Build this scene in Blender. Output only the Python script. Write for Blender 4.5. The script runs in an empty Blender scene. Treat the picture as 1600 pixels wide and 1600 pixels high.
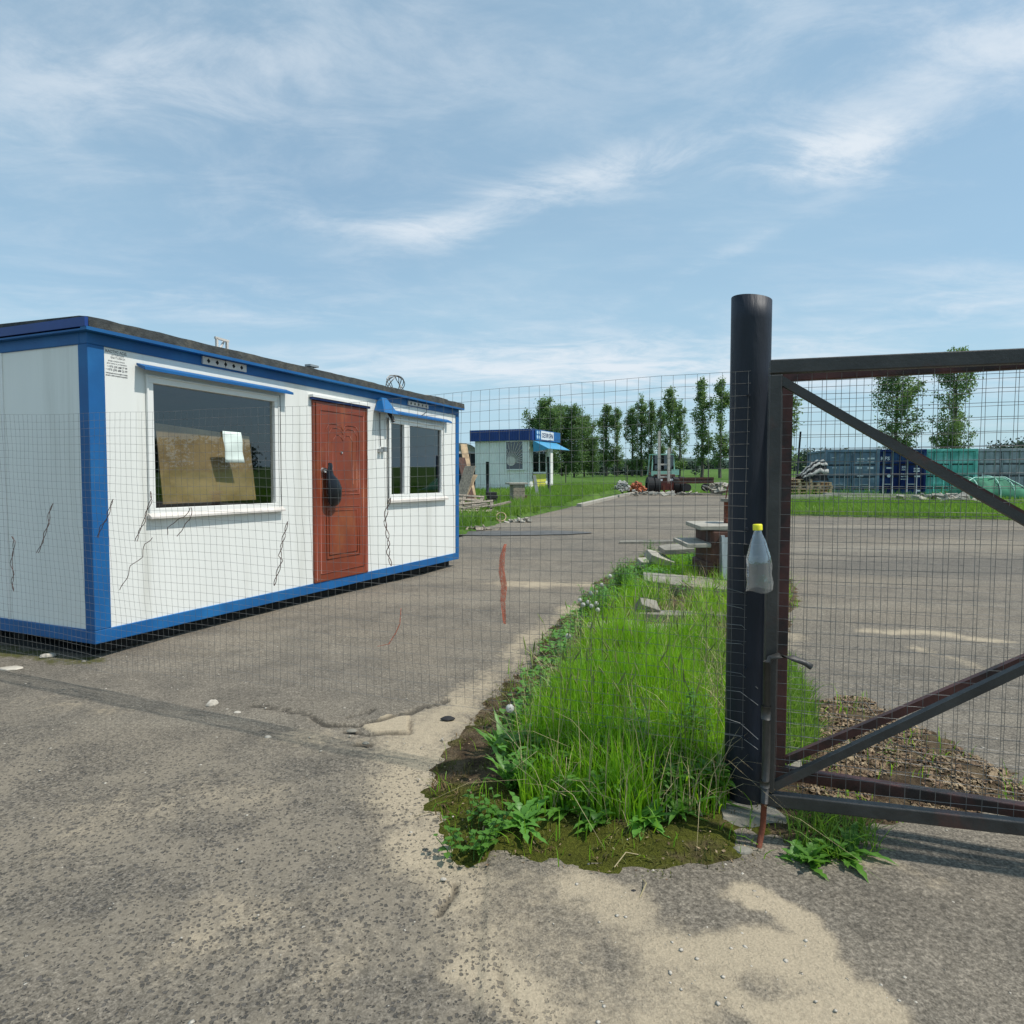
import bpy, math, random
import numpy as np
from mathutils import Vector, Matrix, noise as mn
random.seed(7); rng=np.random.default_rng(7)
sc=bpy.context.scene; col=sc.collection
PI=math.pi
# ---------------------------------------------------------------- camera, sky, sun, exposure
F,PITCH,ROLL,H=1028.6,.0654,-.0069,1.4497
cp_,sp_=math.cos(PITCH),math.sin(PITCH); cr_,sr_=math.cos(ROLL),math.sin(ROLL)
_r=Vector((1,0,0)); _f=Vector((0,cp_,-sp_)); _d=Vector((0,-sp_,-cp_))
CR=cr_*_r-sr_*_d; CD=sr_*_r+cr_*_d
cd=bpy.data.cameras.new('camera'); cam=bpy.data.objects.new('camera',cd); col.objects.link(cam)
cd.sensor_width=36; cd.lens=F/1600*36; cd.clip_start=.05; cd.clip_end=6000
m=Matrix.Identity(4)
for i,v in enumerate((CR,-CD,-_f)):
    for j in range(3): m[j][i]=v[j]
m.translation=(0,0,H); cam.matrix_world=m; sc.camera=cam
SUN_EL,SUN_AZ=math.radians(58),math.radians(105)      # azimuth clockwise from +Y
sd=Vector((math.sin(SUN_AZ)*math.cos(SUN_EL),math.cos(SUN_AZ)*math.cos(SUN_EL),math.sin(SUN_EL)))
sl=bpy.data.lights.new('sun','SUN'); sl.energy=3.9; sl.angle=math.radians(.8); sl.color=(1,.96,.89)
so=bpy.data.objects.new('sun',sl); col.objects.link(so); so.rotation_euler=sd.to_track_quat('Z','Y').to_euler()
so.location=(0,0,30)
sc.view_settings.view_transform='Standard'; sc.view_settings.look='None'; sc.view_settings.exposure=0.05; sc.view_settings.gamma=1
sc.render.engine='CYCLES'

class N:
    """tiny node helper"""
    def __init__(s,tree): s.t=tree; s.n=tree.nodes; s.l=tree.links
    def new(s,typ,ins=None,**kw):
        n=s.n.new(typ)
        for k,v in kw.items(): setattr(n,k,v)
        for k,v in (ins or {}).items():
            sock=n.inputs[k]
            if isinstance(v,bpy.types.NodeSocket): s.l.new(v,sock)
            else: sock.default_value=v
        return n
    def math(s,op,a,b=None,c=None,clamp=False):
        n=s.new('ShaderNodeMath',operation=op,use_clamp=clamp)
        for i,v in enumerate((a,b,c)):
            if v is None: continue
            if isinstance(v,bpy.types.NodeSocket): s.l.new(v,n.inputs[i])
            else: n.inputs[i].default_value=v
        return n.outputs[0]
    def noise(s,vec,scale,detail=3,rough=.5,dist=0):
        return s.new('ShaderNodeTexNoise',{'Vector':vec,'Scale':scale,'Detail':detail,'Roughness':rough,'Distortion':dist}).outputs['Fac']
    def ramp(s,fac,lo,hi,a=0.,b=1.):
        return s.new('ShaderNodeMapRange',{'Value':fac,'From Min':lo,'From Max':hi,'To Min':a,'To Max':b},interpolation_type='SMOOTHSTEP').outputs[0]
    def mix(s,fac,a,b,mode='MIX'):
        n=s.new('ShaderNodeMix',data_type='RGBA',blend_type=mode)
        for k,v in ((0,fac),(6,a),(7,b)):
            if isinstance(v,bpy.types.NodeSocket): s.l.new(v,n.inputs[k])
            else: n.inputs[k].default_value=(*v,1) if k else v
        return n.outputs[2]
w=bpy.data.worlds.new('World'); sc.world=w; w.use_nodes=True
W=N(w.node_tree); W.n.clear()
sky=W.new('ShaderNodeTexSky',sky_type='NISHITA',sun_disc=False,sun_elevation=SUN_EL,sun_rotation=SUN_AZ,air_density=1.0,dust_density=.6,ozone_density=1.2)
tc=W.new('ShaderNodeTexCoord').outputs['Generated']
sx=W.new('ShaderNodeSeparateXYZ',{0:tc})
X_,Y_,Z_=sx.outputs
zz=W.math('ADD',W.math('MAXIMUM',Z_,0.0),.10)
u_=W.math('DIVIDE',X_,zz); v_=W.math('DIVIDE',Y_,zz)
uv=W.new('ShaderNodeCombineXYZ',{0:u_,1:v_,2:0.}).outputs[0]
rot=W.new('ShaderNodeMapping',{'Vector':uv,'Rotation':(0,0,math.radians(-32)),'Scale':(.75,1.15,1)}).outputs[0]
n1=W.noise(rot,.8,10,.60,.9); n2=W.noise(rot,3.2,10,.66,.5); n3=W.noise(uv,.28,4,.5,.2)
def gauss(cx,cz,rx,rz,tilt=0.):
    # soft patch of cloud round a direction (x/y , z/y)
    a=W.math('DIVIDE',X_,W.math('MAXIMUM',Y_,.05)); b=W.math('DIVIDE',Z_,W.math('MAXIMUM',Y_,.05))
    da=W.math('SUBTRACT',a,cx); db=W.math('SUBTRACT',b,cz)
    c,s_=math.cos(tilt),math.sin(tilt)
    p=W.math('DIVIDE',W.math('ADD',W.math('MULTIPLY',da,c),W.math('MULTIPLY',db,s_)),rx)
    q=W.math('DIVIDE',W.math('SUBTRACT',W.math('MULTIPLY',db,c),W.math('MULTIPLY',da,s_)),rz)
    r=W.math('ADD',W.math('MULTIPLY',p,p),W.math('MULTIPLY',q,q))
    return W.math('POWER',2.718,W.math('MULTIPLY',r,-1.))
def dirp(px,py):
    d=CR*((px-800)/F)+CD*((py-800)/F)+_f
    return d.x/d.y,d.z/d.y
patches=[]
for px,py,rx,rz,t,k in ((1310,240,.12,.05,.12,.36),(1010,255,.15,.035,.30,.22),(800,310,.15,.035,.35,.18),(590,355,.14,.022,-.05,.18),(690,352,.12,.03,.2,.10),
                        (960,560,.40,.045,.03,.26),(1500,70,.45,.18,.2,.18),(1120,405,.14,.015,.45,.12),(500,490,.20,.03,0,.08),(700,0,.9,.16,0,.12),(350,300,.5,.12,0,.10),(200,120,.5,.10,.1,.16),(1290,250,.10,.035,.15,.12),(1100,600,.5,.04,0,.22),(1500,470,.2,.05,.1,.18),(250,470,.3,.04,.0,.12)):
    cx,cz=dirp(px,py); patches.append(W.math('MULTIPLY',gauss(cx,cz,rx,rz,t),k))
acc=patches[0]
for p in patches[1:]: acc=W.math('ADD',acc,p)
det=W.math('ADD',W.math('MULTIPLY',n1,.74),W.math('MULTIPLY',n2,.26))
veil=W.ramp(n3,.3,.7,.42,.72)
c1=W.ramp(W.math('ADD',det,W.math('MULTIPLY',W.math('MULTIPLY',acc,W.ramp(n2,.3,.65,.55,1.4)),.78)),.47,1.02,0,1)
hor=W.ramp(Z_,.0,.30,.30,0.)
cov=W.math('MULTIPLY',c1,.92)
low=W.math('ADD',veil,hor,clamp=True)
b1=W.new('ShaderNodeBackground',{'Color':W.mix(1.,sky.outputs[0],(.86,1.04,1.10),'MULTIPLY'),'Strength':.115})
bv=W.new('ShaderNodeBackground',{'Color':(.435,.635,.765,1),'Strength':1.04})
b2=W.new('ShaderNodeBackground',{'Color':(.71,.77,.83,1),'Strength':1.08})
m1=W.new('ShaderNodeMixShader',{0:low,1:b1.outputs[0],2:bv.outputs[0]})
ms=W.new('ShaderNodeMixShader',{0:cov,1:m1.outputs[0],2:b2.outputs[0]})
W.new('ShaderNodeOutputWorld',{0:ms.outputs[0]})

# ---------------------------------------------------------------- helpers
def G(px,py,z=0.):
    d=CR*((px-800)/F)+CD*((py-800)/F)+_f
    t=(z-H)/d.z; return Vector((0,0,H))+d*t
def D(px,py,Y):
    d=CR*((px-800)/F)+CD*((py-800)/F)+_f
    return Vector((0,0,H))+d*(Y/d.y)
def mat(name,base,rough=.7,metal=0.,var=.15,scale=8.,bump=0.,bscale=60.,col2=None,c2=(.45,.7),c2scale=3.,spec=.5,coat=0.,stretch=(1,1,1),trans=None):
    m=bpy.data.materials.new(name); m.use_nodes=True; K=N(m.node_tree); K.n.clear()
    tc=K.new('ShaderNodeTexCoord').outputs['Object']
    mp=K.new('ShaderNodeMapping',{'Vector':tc,'Scale':stretch}).outputs[0]
    nz=K.noise(mp,scale,5,.6)
    k=K.ramp(nz,.25,.75,1-var,1+var)
    c=K.new('ShaderNodeVectorMath',{0:(*base,),1:(0,0,0)},operation='ADD').outputs[0]
    if col2: c=K.mix(K.ramp(K.noise(mp,c2scale,6,.62,.3),c2[0],c2[1]),base,col2)
    cc=K.new('ShaderNodeVectorMath',{0:c,'Scale':k},operation='SCALE').outputs[0]
    b=K.new('ShaderNodeBsdfPrincipled',{'Base Color':cc,'Roughness':rough,'Metallic':metal,'Specular IOR Level':spec,'Coat Weight':coat})
    if bump:
        bn=K.new('ShaderNodeBump',{'Height':K.noise(mp,bscale,4,.6),'Strength':bump,'Distance':.01}).outputs[0]
        K.l.new(bn,b.inputs['Normal'])
    out=b.outputs[0]
    if trans:
        tr=K.new('ShaderNodeBsdfTranslucent',{'Color':(*trans,1)})
        out=K.new('ShaderNodeMixShader',{0:.38,1:out,2:tr.outputs[0]}).outputs[0]
    K.new('ShaderNodeOutputMaterial',{0:out}); return m
def tag(o,label=None,cat=None,group=None,kind=None):
    if label: o['label']=label
    if cat: o['category']=cat
    if group: o['group']=group
    if kind: o['kind']=kind
    return o
def empty(name,loc=(0,0,0),rz=0.,label=None,cat=None,group=None,mtx=None):
    o=bpy.data.objects.new(name,None); col.objects.link(o)
    o.empty_display_size=.1
    if mtx is not None: o.matrix_world=mtx
    else: o.location=loc; o.rotation_euler=(0,0,rz)
    return tag(o,label,cat,group)
class MB:
    def __init__(s): s.v=[]; s.f=[]; s.mi=[]; s.cur=0; s.sm=False
    def add(s,vs,fs,mi=None):
        b=len(s.v); s.v+= [tuple(v) for v in vs]; s.f+=[tuple(i+b for i in f) for f in fs]; s.mi+=[s.cur if mi is None else mi]*len(fs); return s
    def box(s,x0,x1,y0,y1,z0,z1,mi=None):
        return s.add([(x0,y0,z0),(x1,y0,z0),(x1,y1,z0),(x0,y1,z0),(x0,y0,z1),(x1,y0,z1),(x1,y1,z1),(x0,y1,z1)],
              [(0,3,2,1),(4,5,6,7),(0,1,5,4),(1,2,6,5),(2,3,7,6),(3,0,4,7)],mi)
    def obox(s,M,sx,sy,sz,mi=None):
        vs=[M@Vector((a*sx/2,b*sy/2,c*sz/2)) for c in(-1,1) for a,b in((-1,-1),(1,-1),(1,1),(-1,1))]
        return s.add(vs,[(0,3,2,1),(4,5,6,7),(0,1,5,4),(1,2,6,5),(2,3,7,6),(3,0,4,7)],mi)
    def bar(s,a,b,wd,ht,up=(0,0,1),mi=None):
        a=Vector(a);b=Vector(b);d=b-a;L=d.length;d.normalize();up=Vector(up)
        if abs(d.dot(up))>.98: up=Vector((0,1,0))
        sd=d.cross(up).normalized(); u=sd.cross(d)
        M=Matrix((( d.x,sd.x,u.x,(a.x+b.x)/2),(d.y,sd.y,u.y,(a.y+b.y)/2),(d.z,sd.z,u.z,(a.z+b.z)/2),(0,0,0,1)))
        return s.obox(M,L,wd,ht,mi)
    def tube(s,pts,r,n=6,mi=None,cap=True):
        pts=[Vector(p) for p in pts]; rr=r if isinstance(r,(list,tuple)) else [r]*len(pts)
        vs=[];fs=[]
        t0=(pts[1]-pts[0]).normalized(); ref=Vector((0,0,1)) if abs(t0.z)<.9 else Vector((1,0,0))
        for i,p in enumerate(pts):
            t=(pts[min(i+1,len(pts)-1)]-pts[max(i-1,0)]).normalized()
            a=t.cross(ref)
            if a.length<1e-4: a=t.cross(Vector((0,1,0)))
            a.normalize(); b=t.cross(a)
            for k in range(n):
                th=2*PI*k/n; vs.append(p+(a*math.cos(th)+b*math.sin(th))*rr[i])
        for i in range(len(pts)-1):
            for k in range(n): fs.append((i*n+k,i*n+(k+1)%n,(i+1)*n+(k+1)%n,(i+1)*n+k))
        if cap: fs.append(tuple(range(n))); fs.append(tuple(range((len(pts)-1)*n,len(pts)*n))[::-1])
        return s.add(vs,fs,mi)
    def lathe(s,c,prof,n=24,mi=None):
        vs=[];fs=[]
        for r,z in prof:
            for k in range(n): th=2*PI*k/n; vs.append((c[0]+r*math.cos(th),c[1]+r*math.sin(th),c[2]+z))
        for i in range(len(prof)-1):
            for k in range(n): fs.append((i*n+k,i*n+(k+1)%n,(i+1)*n+(k+1)%n,(i+1)*n+k))
        return s.add(vs,fs,mi)
    def build(s,name,mats,parent=None,smooth=False,bevel=0.,rough=0.):
        me=bpy.data.meshes.new(name); me.from_pydata(s.v,[],s.f)
        if not isinstance(mats,(list,tuple)): mats=[mats]
        for m_ in mats: me.materials.append(m_)
        me.polygons.foreach_set('material_index',s.mi)
        if smooth: me.polygons.foreach_set('use_smooth',[True]*len(me.polygons))
        me.update()
        o=bpy.data.objects.new(name,me); col.objects.link(o)
        if parent: o.parent=parent
        if bevel:
            b=o.modifiers.new('b','BEVEL'); b.width=bevel; b.segments=2; b.limit_method='ANGLE'
        return o
def copy_tree(o,parent=None):
    c=o.copy(); col.objects.link(c); c.parent=parent
    for ch in [x for x in o.children]: copy_tree(ch,c)
    return c
def npmesh(name,V,Fq,mats,smooth=False,attrs=None):
    me=bpy.data.meshes.new(name); nv=len(V); nf=len(Fq); k=Fq.shape[1]
    me.vertices.add(nv); me.vertices.foreach_set('co',V.astype(np.float32).ravel())
    me.loops.add(nf*k); me.loops.foreach_set('vertex_index',Fq.astype(np.int32).ravel())
    me.polygons.add(nf); me.polygons.foreach_set('loop_start',np.arange(0,nf*k,k,dtype=np.int32)); 
    me.polygons.foreach_set('loop_total',np.full(nf,k,dtype=np.int32))
    if smooth: me.polygons.foreach_set('use_smooth',np.ones(nf,bool))
    me.materials.append(mats); me.update(calc_edges=True)
    for n,a in (attrs or {}).items():
        at=me.attributes.new(n,'FLOAT','POINT'); at.data.foreach_set('value',a.astype(np.float32))
    o=bpy.data.objects.new(name,me); col.objects.link(o); return o
def inpoly(P,poly):
    x,y=P[:,0],P[:,1]; c=np.zeros(len(P),bool); n=len(poly)
    for i in range(n):
        x0,y0=poly[i][:2]; x1,y1=poly[(i+1)%n][:2]
        if y0==y1: continue
        t=((y0>y)!=(y1>y))&(x<(x1-x0)*(y-y0)/(y1-y0)+x0); c^=t
    return c
def segdist(P,pts):
    d=np.full(len(P),1e9)
    for a,b in zip(pts[:-1],pts[1:]):
        a=np.array(a[:2]);b=np.array(b[:2]);ab=b-a
        t=np.clip(((P-a)@ab)/(ab@ab+1e-12),0,1); q=a+t[:,None]*ab
        d=np.minimum(d,np.linalg.norm(P-q,axis=1))
    return d
def vnoise(P,s,off=0.):
    return np.array([mn.noise((x*s+off,y*s-off,off*.37)) for x,y in P])
def sstep(x,a,b):
    t=np.clip((x-a)/(b-a),0,1); return t*t*(3-2*t)
def text_mb(mb,body,origin,ax,up,height,mi=0,extr=0.,bold=0.):
    cu=bpy.data.curves.new('t','FONT'); cu.body=body; cu.size=1; cu.offset=bold; cu.resolution_u=2
    o=bpy.data.objects.new('t',cu); col.objects.link(o); bpy.context.view_layer.update()
    me=o.to_mesh(); vs=[Vector(v.co) for v in me.vertices]; fs=[tuple(p.vertices) for p in me.polygons]
    wd=max([v.x for v in vs] or [1]); 
    o.to_mesh_clear(); bpy.data.objects.remove(o); bpy.data.curves.remove(cu)
    ax=Vector(ax);up=Vector(up);origin=Vector(origin)
    return vs,fs,wd
def put_text(mb,body,origin,ax,up,width,height,mi=0,bold=0.):
    vs,fs,wd=text_mb(mb,body,origin,ax,up,height,bold=bold)
    ax=Vector(ax);up=Vector(up);origin=Vector(origin)
    mb.add([origin+ax*(v.x*width/wd)+up*(v.y*height/.72) for v in vs],fs,mi)

# ---------------------------------------------------------------- materials
M={}
M['blue']=mat('blue_paint',(.003,.10,.30),.55,0,.12,3,col2=(.008,.125,.33),c2scale=1.5)
M['blue_dark']=mat('blue_paint_dark',(.008,.045,.22),.45,0,.1,3)
M['panel']=mat('white_panel',(.79,.785,.74),.5,0,.04,1.5,col2=(.60,.59,.53),c2=(.52,.85),c2scale=2.6,stretch=(1.4,1,.12))
M['panel_end']=mat('shade_lifted_panel',(.84,.84,.79),.6,0,.05,1.2,col2=(.66,.66,.61),c2=(.5,.85),c2scale=2.4,stretch=(1,1.4,.12))  # end wall white painted lighter than the front panels to offset its shade
M['pvc']=mat('white_plastic',(.80,.79,.75),.35,0,.04,4)
M['sill']=mat('dirty_white_sill',(.62,.57,.52),.5,0,.12,8)
M['roofing']=mat('bitumen_roofing',(.045,.05,.05),.9,0,.35,12,bump=1,bscale=40,col2=(.09,.085,.07),c2scale=5)
M['door']=mat('door_red_brown',(.21,.040,.016),.45,0,.18,2.5,col2=(.30,.09,.028),c2=(.45,.75),c2scale=2.2,bump=.1,bscale=8,stretch=(1,1,.6))
M['black']=mat('black_plastic',(.006,.006,.009),.3,spec=.35)
M['dark']=mat('dark_void',(.012,.012,.012),.9)
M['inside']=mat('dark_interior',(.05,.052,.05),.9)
M['steel']=mat('galvanised',(.35,.36,.36),.45,.6,.2,15)
M['ply']=mat('stained_plywood',(.36,.25,.13),.75,0,.25,2.2,col2=(.26,.165,.07),c2=(.4,.62),c2scale=1.4,stretch=(1,1,1.8))
M['paper']=mat('pale_paper',(.74,.82,.76),.8,0,.04,5)
M['post']=mat('dark_painted_steel',(.014,.018,.028),.55,.0,.4,5,col2=(.04,.045,.052),c2=(.45,.75),c2scale=2.5,bump=.35,bscale=25,stretch=(1.5,1.5,.3),spec=.4)
M['gate']=mat('dark_gate_paint',(.045,.042,.038),.5,0,.3,9,col2=(.10,.038,.028),c2=(.56,.72),c2scale=2.5,bump=.2,bscale=60)
M['gate_rust']=mat('red_brown_gate_paint',(.10,.034,.027),.55,0,.35,9,col2=(.03,.022,.02),c2=(.45,.62),c2scale=3,bump=.2,bscale=60)
M['rust']=mat('rust',(.17,.045,.02),.8,0,.35,25,bump=.4,bscale=90,col2=(.06,.03,.02),c2scale=12)
M['wire']=mat('weathered_wire',(.20,.19,.175),.5,.4,.3,9)
M['wire_light']=mat('galvanised_wire',(.26,.26,.25),.45,.5,.3,9)
M['twist']=mat('rusty_binding_wire',(.12,.06,.045),.7,0,.3,12)
M['ribbon']=mat('faded_orange_ribbon',(.80,.26,.16),.8,0,.15,12,trans=(.7,.17,.09))
M['conc']=mat('weathered_concrete',(.24,.22,.18),.9,0,.22,9,bump=.6,bscale=35,col2=(.24,.22,.18),c2scale=3)
M['conc_l']=mat('pale_concrete',(.36,.33,.275),.9,0,.18,7,bump=.5,bscale=35,col2=(.36,.33,.28),c2scale=3)
M['stone']=mat('pale_stone',(.48,.43,.36),.9,0,.2,20,bump=.6,bscale=50)
M['wood']=mat('grey_weathered_wood',(.30,.25,.19),.85,0,.3,6,col2=(.17,.14,.11),c2scale=4,stretch=(3,3,3))
M['wood_l']=mat('fresh_pallet_wood',(.50,.36,.22),.8,0,.25,5,col2=(.36,.24,.14),c2scale=3)
M['rustbox']=mat('rusty_steel_sheet',(.085,.035,.022),.75,0,.3,7,col2=(.035,.02,.016),c2scale=4,bump=.3)
M['sheet']=mat('grey_sheet',(.34,.38,.39),.5,.1,.1,5,col2=(.26,.29,.3),c2scale=3,stretch=(4,4,.4))
M['rubber']=mat('tyre_rubber',(.022,.021,.022),.85,0,.25,15)
M['mint']=mat('mint_paint',(.28,.52,.42),.5,0,.15,5)
M['mast']=mat('pale_mast_paint',(.48,.44,.38),.55,0,.2,5)
M['navy']=mat('navy_container',(.010,.022,.10),.8,0,.25,1.2,col2=(.035,.075,.15),c2scale=1.2,spec=.15,bump=.1,bscale=9)
M['bgrey']=mat('blue_grey_container',(.15,.215,.27),.8,0,.25,1.4,col2=(.26,.32,.36),c2=(.5,.7),c2scale=3,spec=.15,bump=.1,bscale=9)
M['teal']=mat('teal_container',(.13,.46,.38),.8,0,.25,1.4,col2=(.26,.55,.50),c2scale=1.3,spec=.15,bump=.1,bscale=9)
M['grey']=mat('grey_container',(.34,.37,.39),.8,0,.2,1.4,col2=(.21,.25,.265),c2scale=2,spec=.15,bump=.1,bscale=9)
M['white']=mat('white_marking',(.72,.74,.75),.5,0,.08,10)
M['yellow']=mat('yellow_board',(.62,.60,.08),.5,0,.1,10)
M['cap']=mat('yellow_plastic',(.85,.78,.03),.35,0,.03,10)
M['net']=mat('green_netting',(.07,.26,.16),.8,0,.2,3,col2=(.10,.38,.22),c2scale=2,trans=(.05,.3,.15))
M['bag']=mat('white_bag',(.55,.54,.50),.8,0,.2,4,trans=(.5,.5,.5))
M['brick']=mat('broken_brick',(.42,.13,.06),.85,0,.3,7,bump=.4)
M['leaf_tree']=mat('poplar_foliage',(.115,.185,.07),.6,0,.35,.35,col2=(.12,.18,.065),c2=(.45,.7),c2scale=.5,trans=(.24,.38,.09))
M['leaf_tree2']=mat('dense_foliage',(.105,.180,.07),.6,0,.35,.35,col2=(.12,.20,.07),c2scale=.4,trans=(.22,.36,.09))
M['bark']=mat('grey_bark',(.10,.09,.07),.9,0,.3,3)
M['grass']=mat('tall_grass',(.12,.30,.012),.5,0,.35,14,col2=(.23,.42,.02),c2=(.4,.65),c2scale=1.1,trans=(.46,.78,.03))
M['grass2']=mat('meadow_grass',(.12,.235,.03),.6,0,.3,.5,col2=(.19,.29,.05),c2=(.4,.65),c2scale=.35,trans=(.28,.48,.04))
M['dry']=mat('dry_stalks',(.40,.33,.18),.8,0,.2,5)
M['weed']=mat('broad_weed_leaf',(.095,.23,.03),.45,0,.25,4,col2=(.12,.25,.03),c2scale=2,trans=(.18,.40,.03))
M['weed2']=mat('pale_weed_leaf',(.13,.31,.05),.45,0,.2,4,trans=(.24,.50,.06))
M['fluff']=mat('seed_fluff',(.72,.70,.64),.9,0,.05,5,trans=(.6,.6,.55))
M['litter']=mat('dead_leaf_litter',(.30,.22,.13),.85,0,.45,30,col2=(.15,.09,.05),c2=(.4,.6),c2scale=14)
M['far']=mat('hazed_woodland',(.06,.095,.065),.8,0,.3,.02,col2=(.08,.12,.075),c2scale=.03)  # muted tone puts the distance haze into the leaf colour
M['shadecloth']=M['net']
def glass(name,tint,refl):
    m=bpy.data.materials.new(name); m.use_nodes=True; K=N(m.node_tree); K.n.clear()
    tr=K.new('ShaderNodeBsdfTransparent',{'Color':(*tint,1)}); gl=K.new('ShaderNodeBsdfGlossy',{'Color':(.92,.96,1,1),'Roughness':.015})
    tcn=K.new('ShaderNodeTexCoord').outputs['Object']
    bp=K.new('ShaderNodeBump',{'Height':K.noise(tcn,1.3,2,.4),'Strength':.012,'Distance':.02}).outputs[0]
    K.l.new(bp,gl.inputs['Normal'])
    fr=K.math('POWER',K.new('ShaderNodeLayerWeight',{'Blend':.5}).outputs['Facing'],4.)
    fac=K.math('ADD',K.math('MULTIPLY',fr,.9),refl,clamp=True)
    K.new('ShaderNodeOutputMaterial',{0:K.new('ShaderNodeMixShader',{0:fac,1:tr.outputs[0],2:gl.outputs[0]}).outputs[0]}); return m
M['glass']=glass('window_glass',(.78,.80,.76),.11)
M['glass_dark']=glass('tinted_glass',(.15,.16,.15),.10)
def bottle_mat():
    m=bpy.data.materials.new('clear_bottle_plastic'); m.use_nodes=True; K=N(m.node_tree); K.n.clear()
    tr=K.new('ShaderNodeBsdfTransparent',{'Color':(.86,.90,.91,1)}); gl=K.new('ShaderNodeBsdfGlossy',{'Color':(.9,.95,1,1),'Roughness':.08})
    df=K.new('ShaderNodeBsdfDiffuse',{'Color':(.62,.70,.74,1)})
    lw=K.new('ShaderNodeLayerWeight',{'Blend':.35}).outputs['Facing']
    tcn=K.new('ShaderNodeTexCoord').outputs['Object']
    bp=K.new('ShaderNodeBump',{'Height':K.noise(tcn,40,3,.5),'Strength':.35,'Distance':.005}).outputs[0]
    K.l.new(bp,gl.inputs['Normal'])
    a=K.new('ShaderNodeMixShader',{0:.07,1:tr.outputs[0],2:df.outputs[0]})
    b=K.new('ShaderNodeMixShader',{0:K.math('ADD',K.math('MULTIPLY',lw,.6),.12,clamp=True),1:a.outputs[0],2:gl.outputs[0]})
    K.new('ShaderNodeOutputMaterial',{0:b.outputs[0]}); return m
M['bottle']=bottle_mat()

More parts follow.
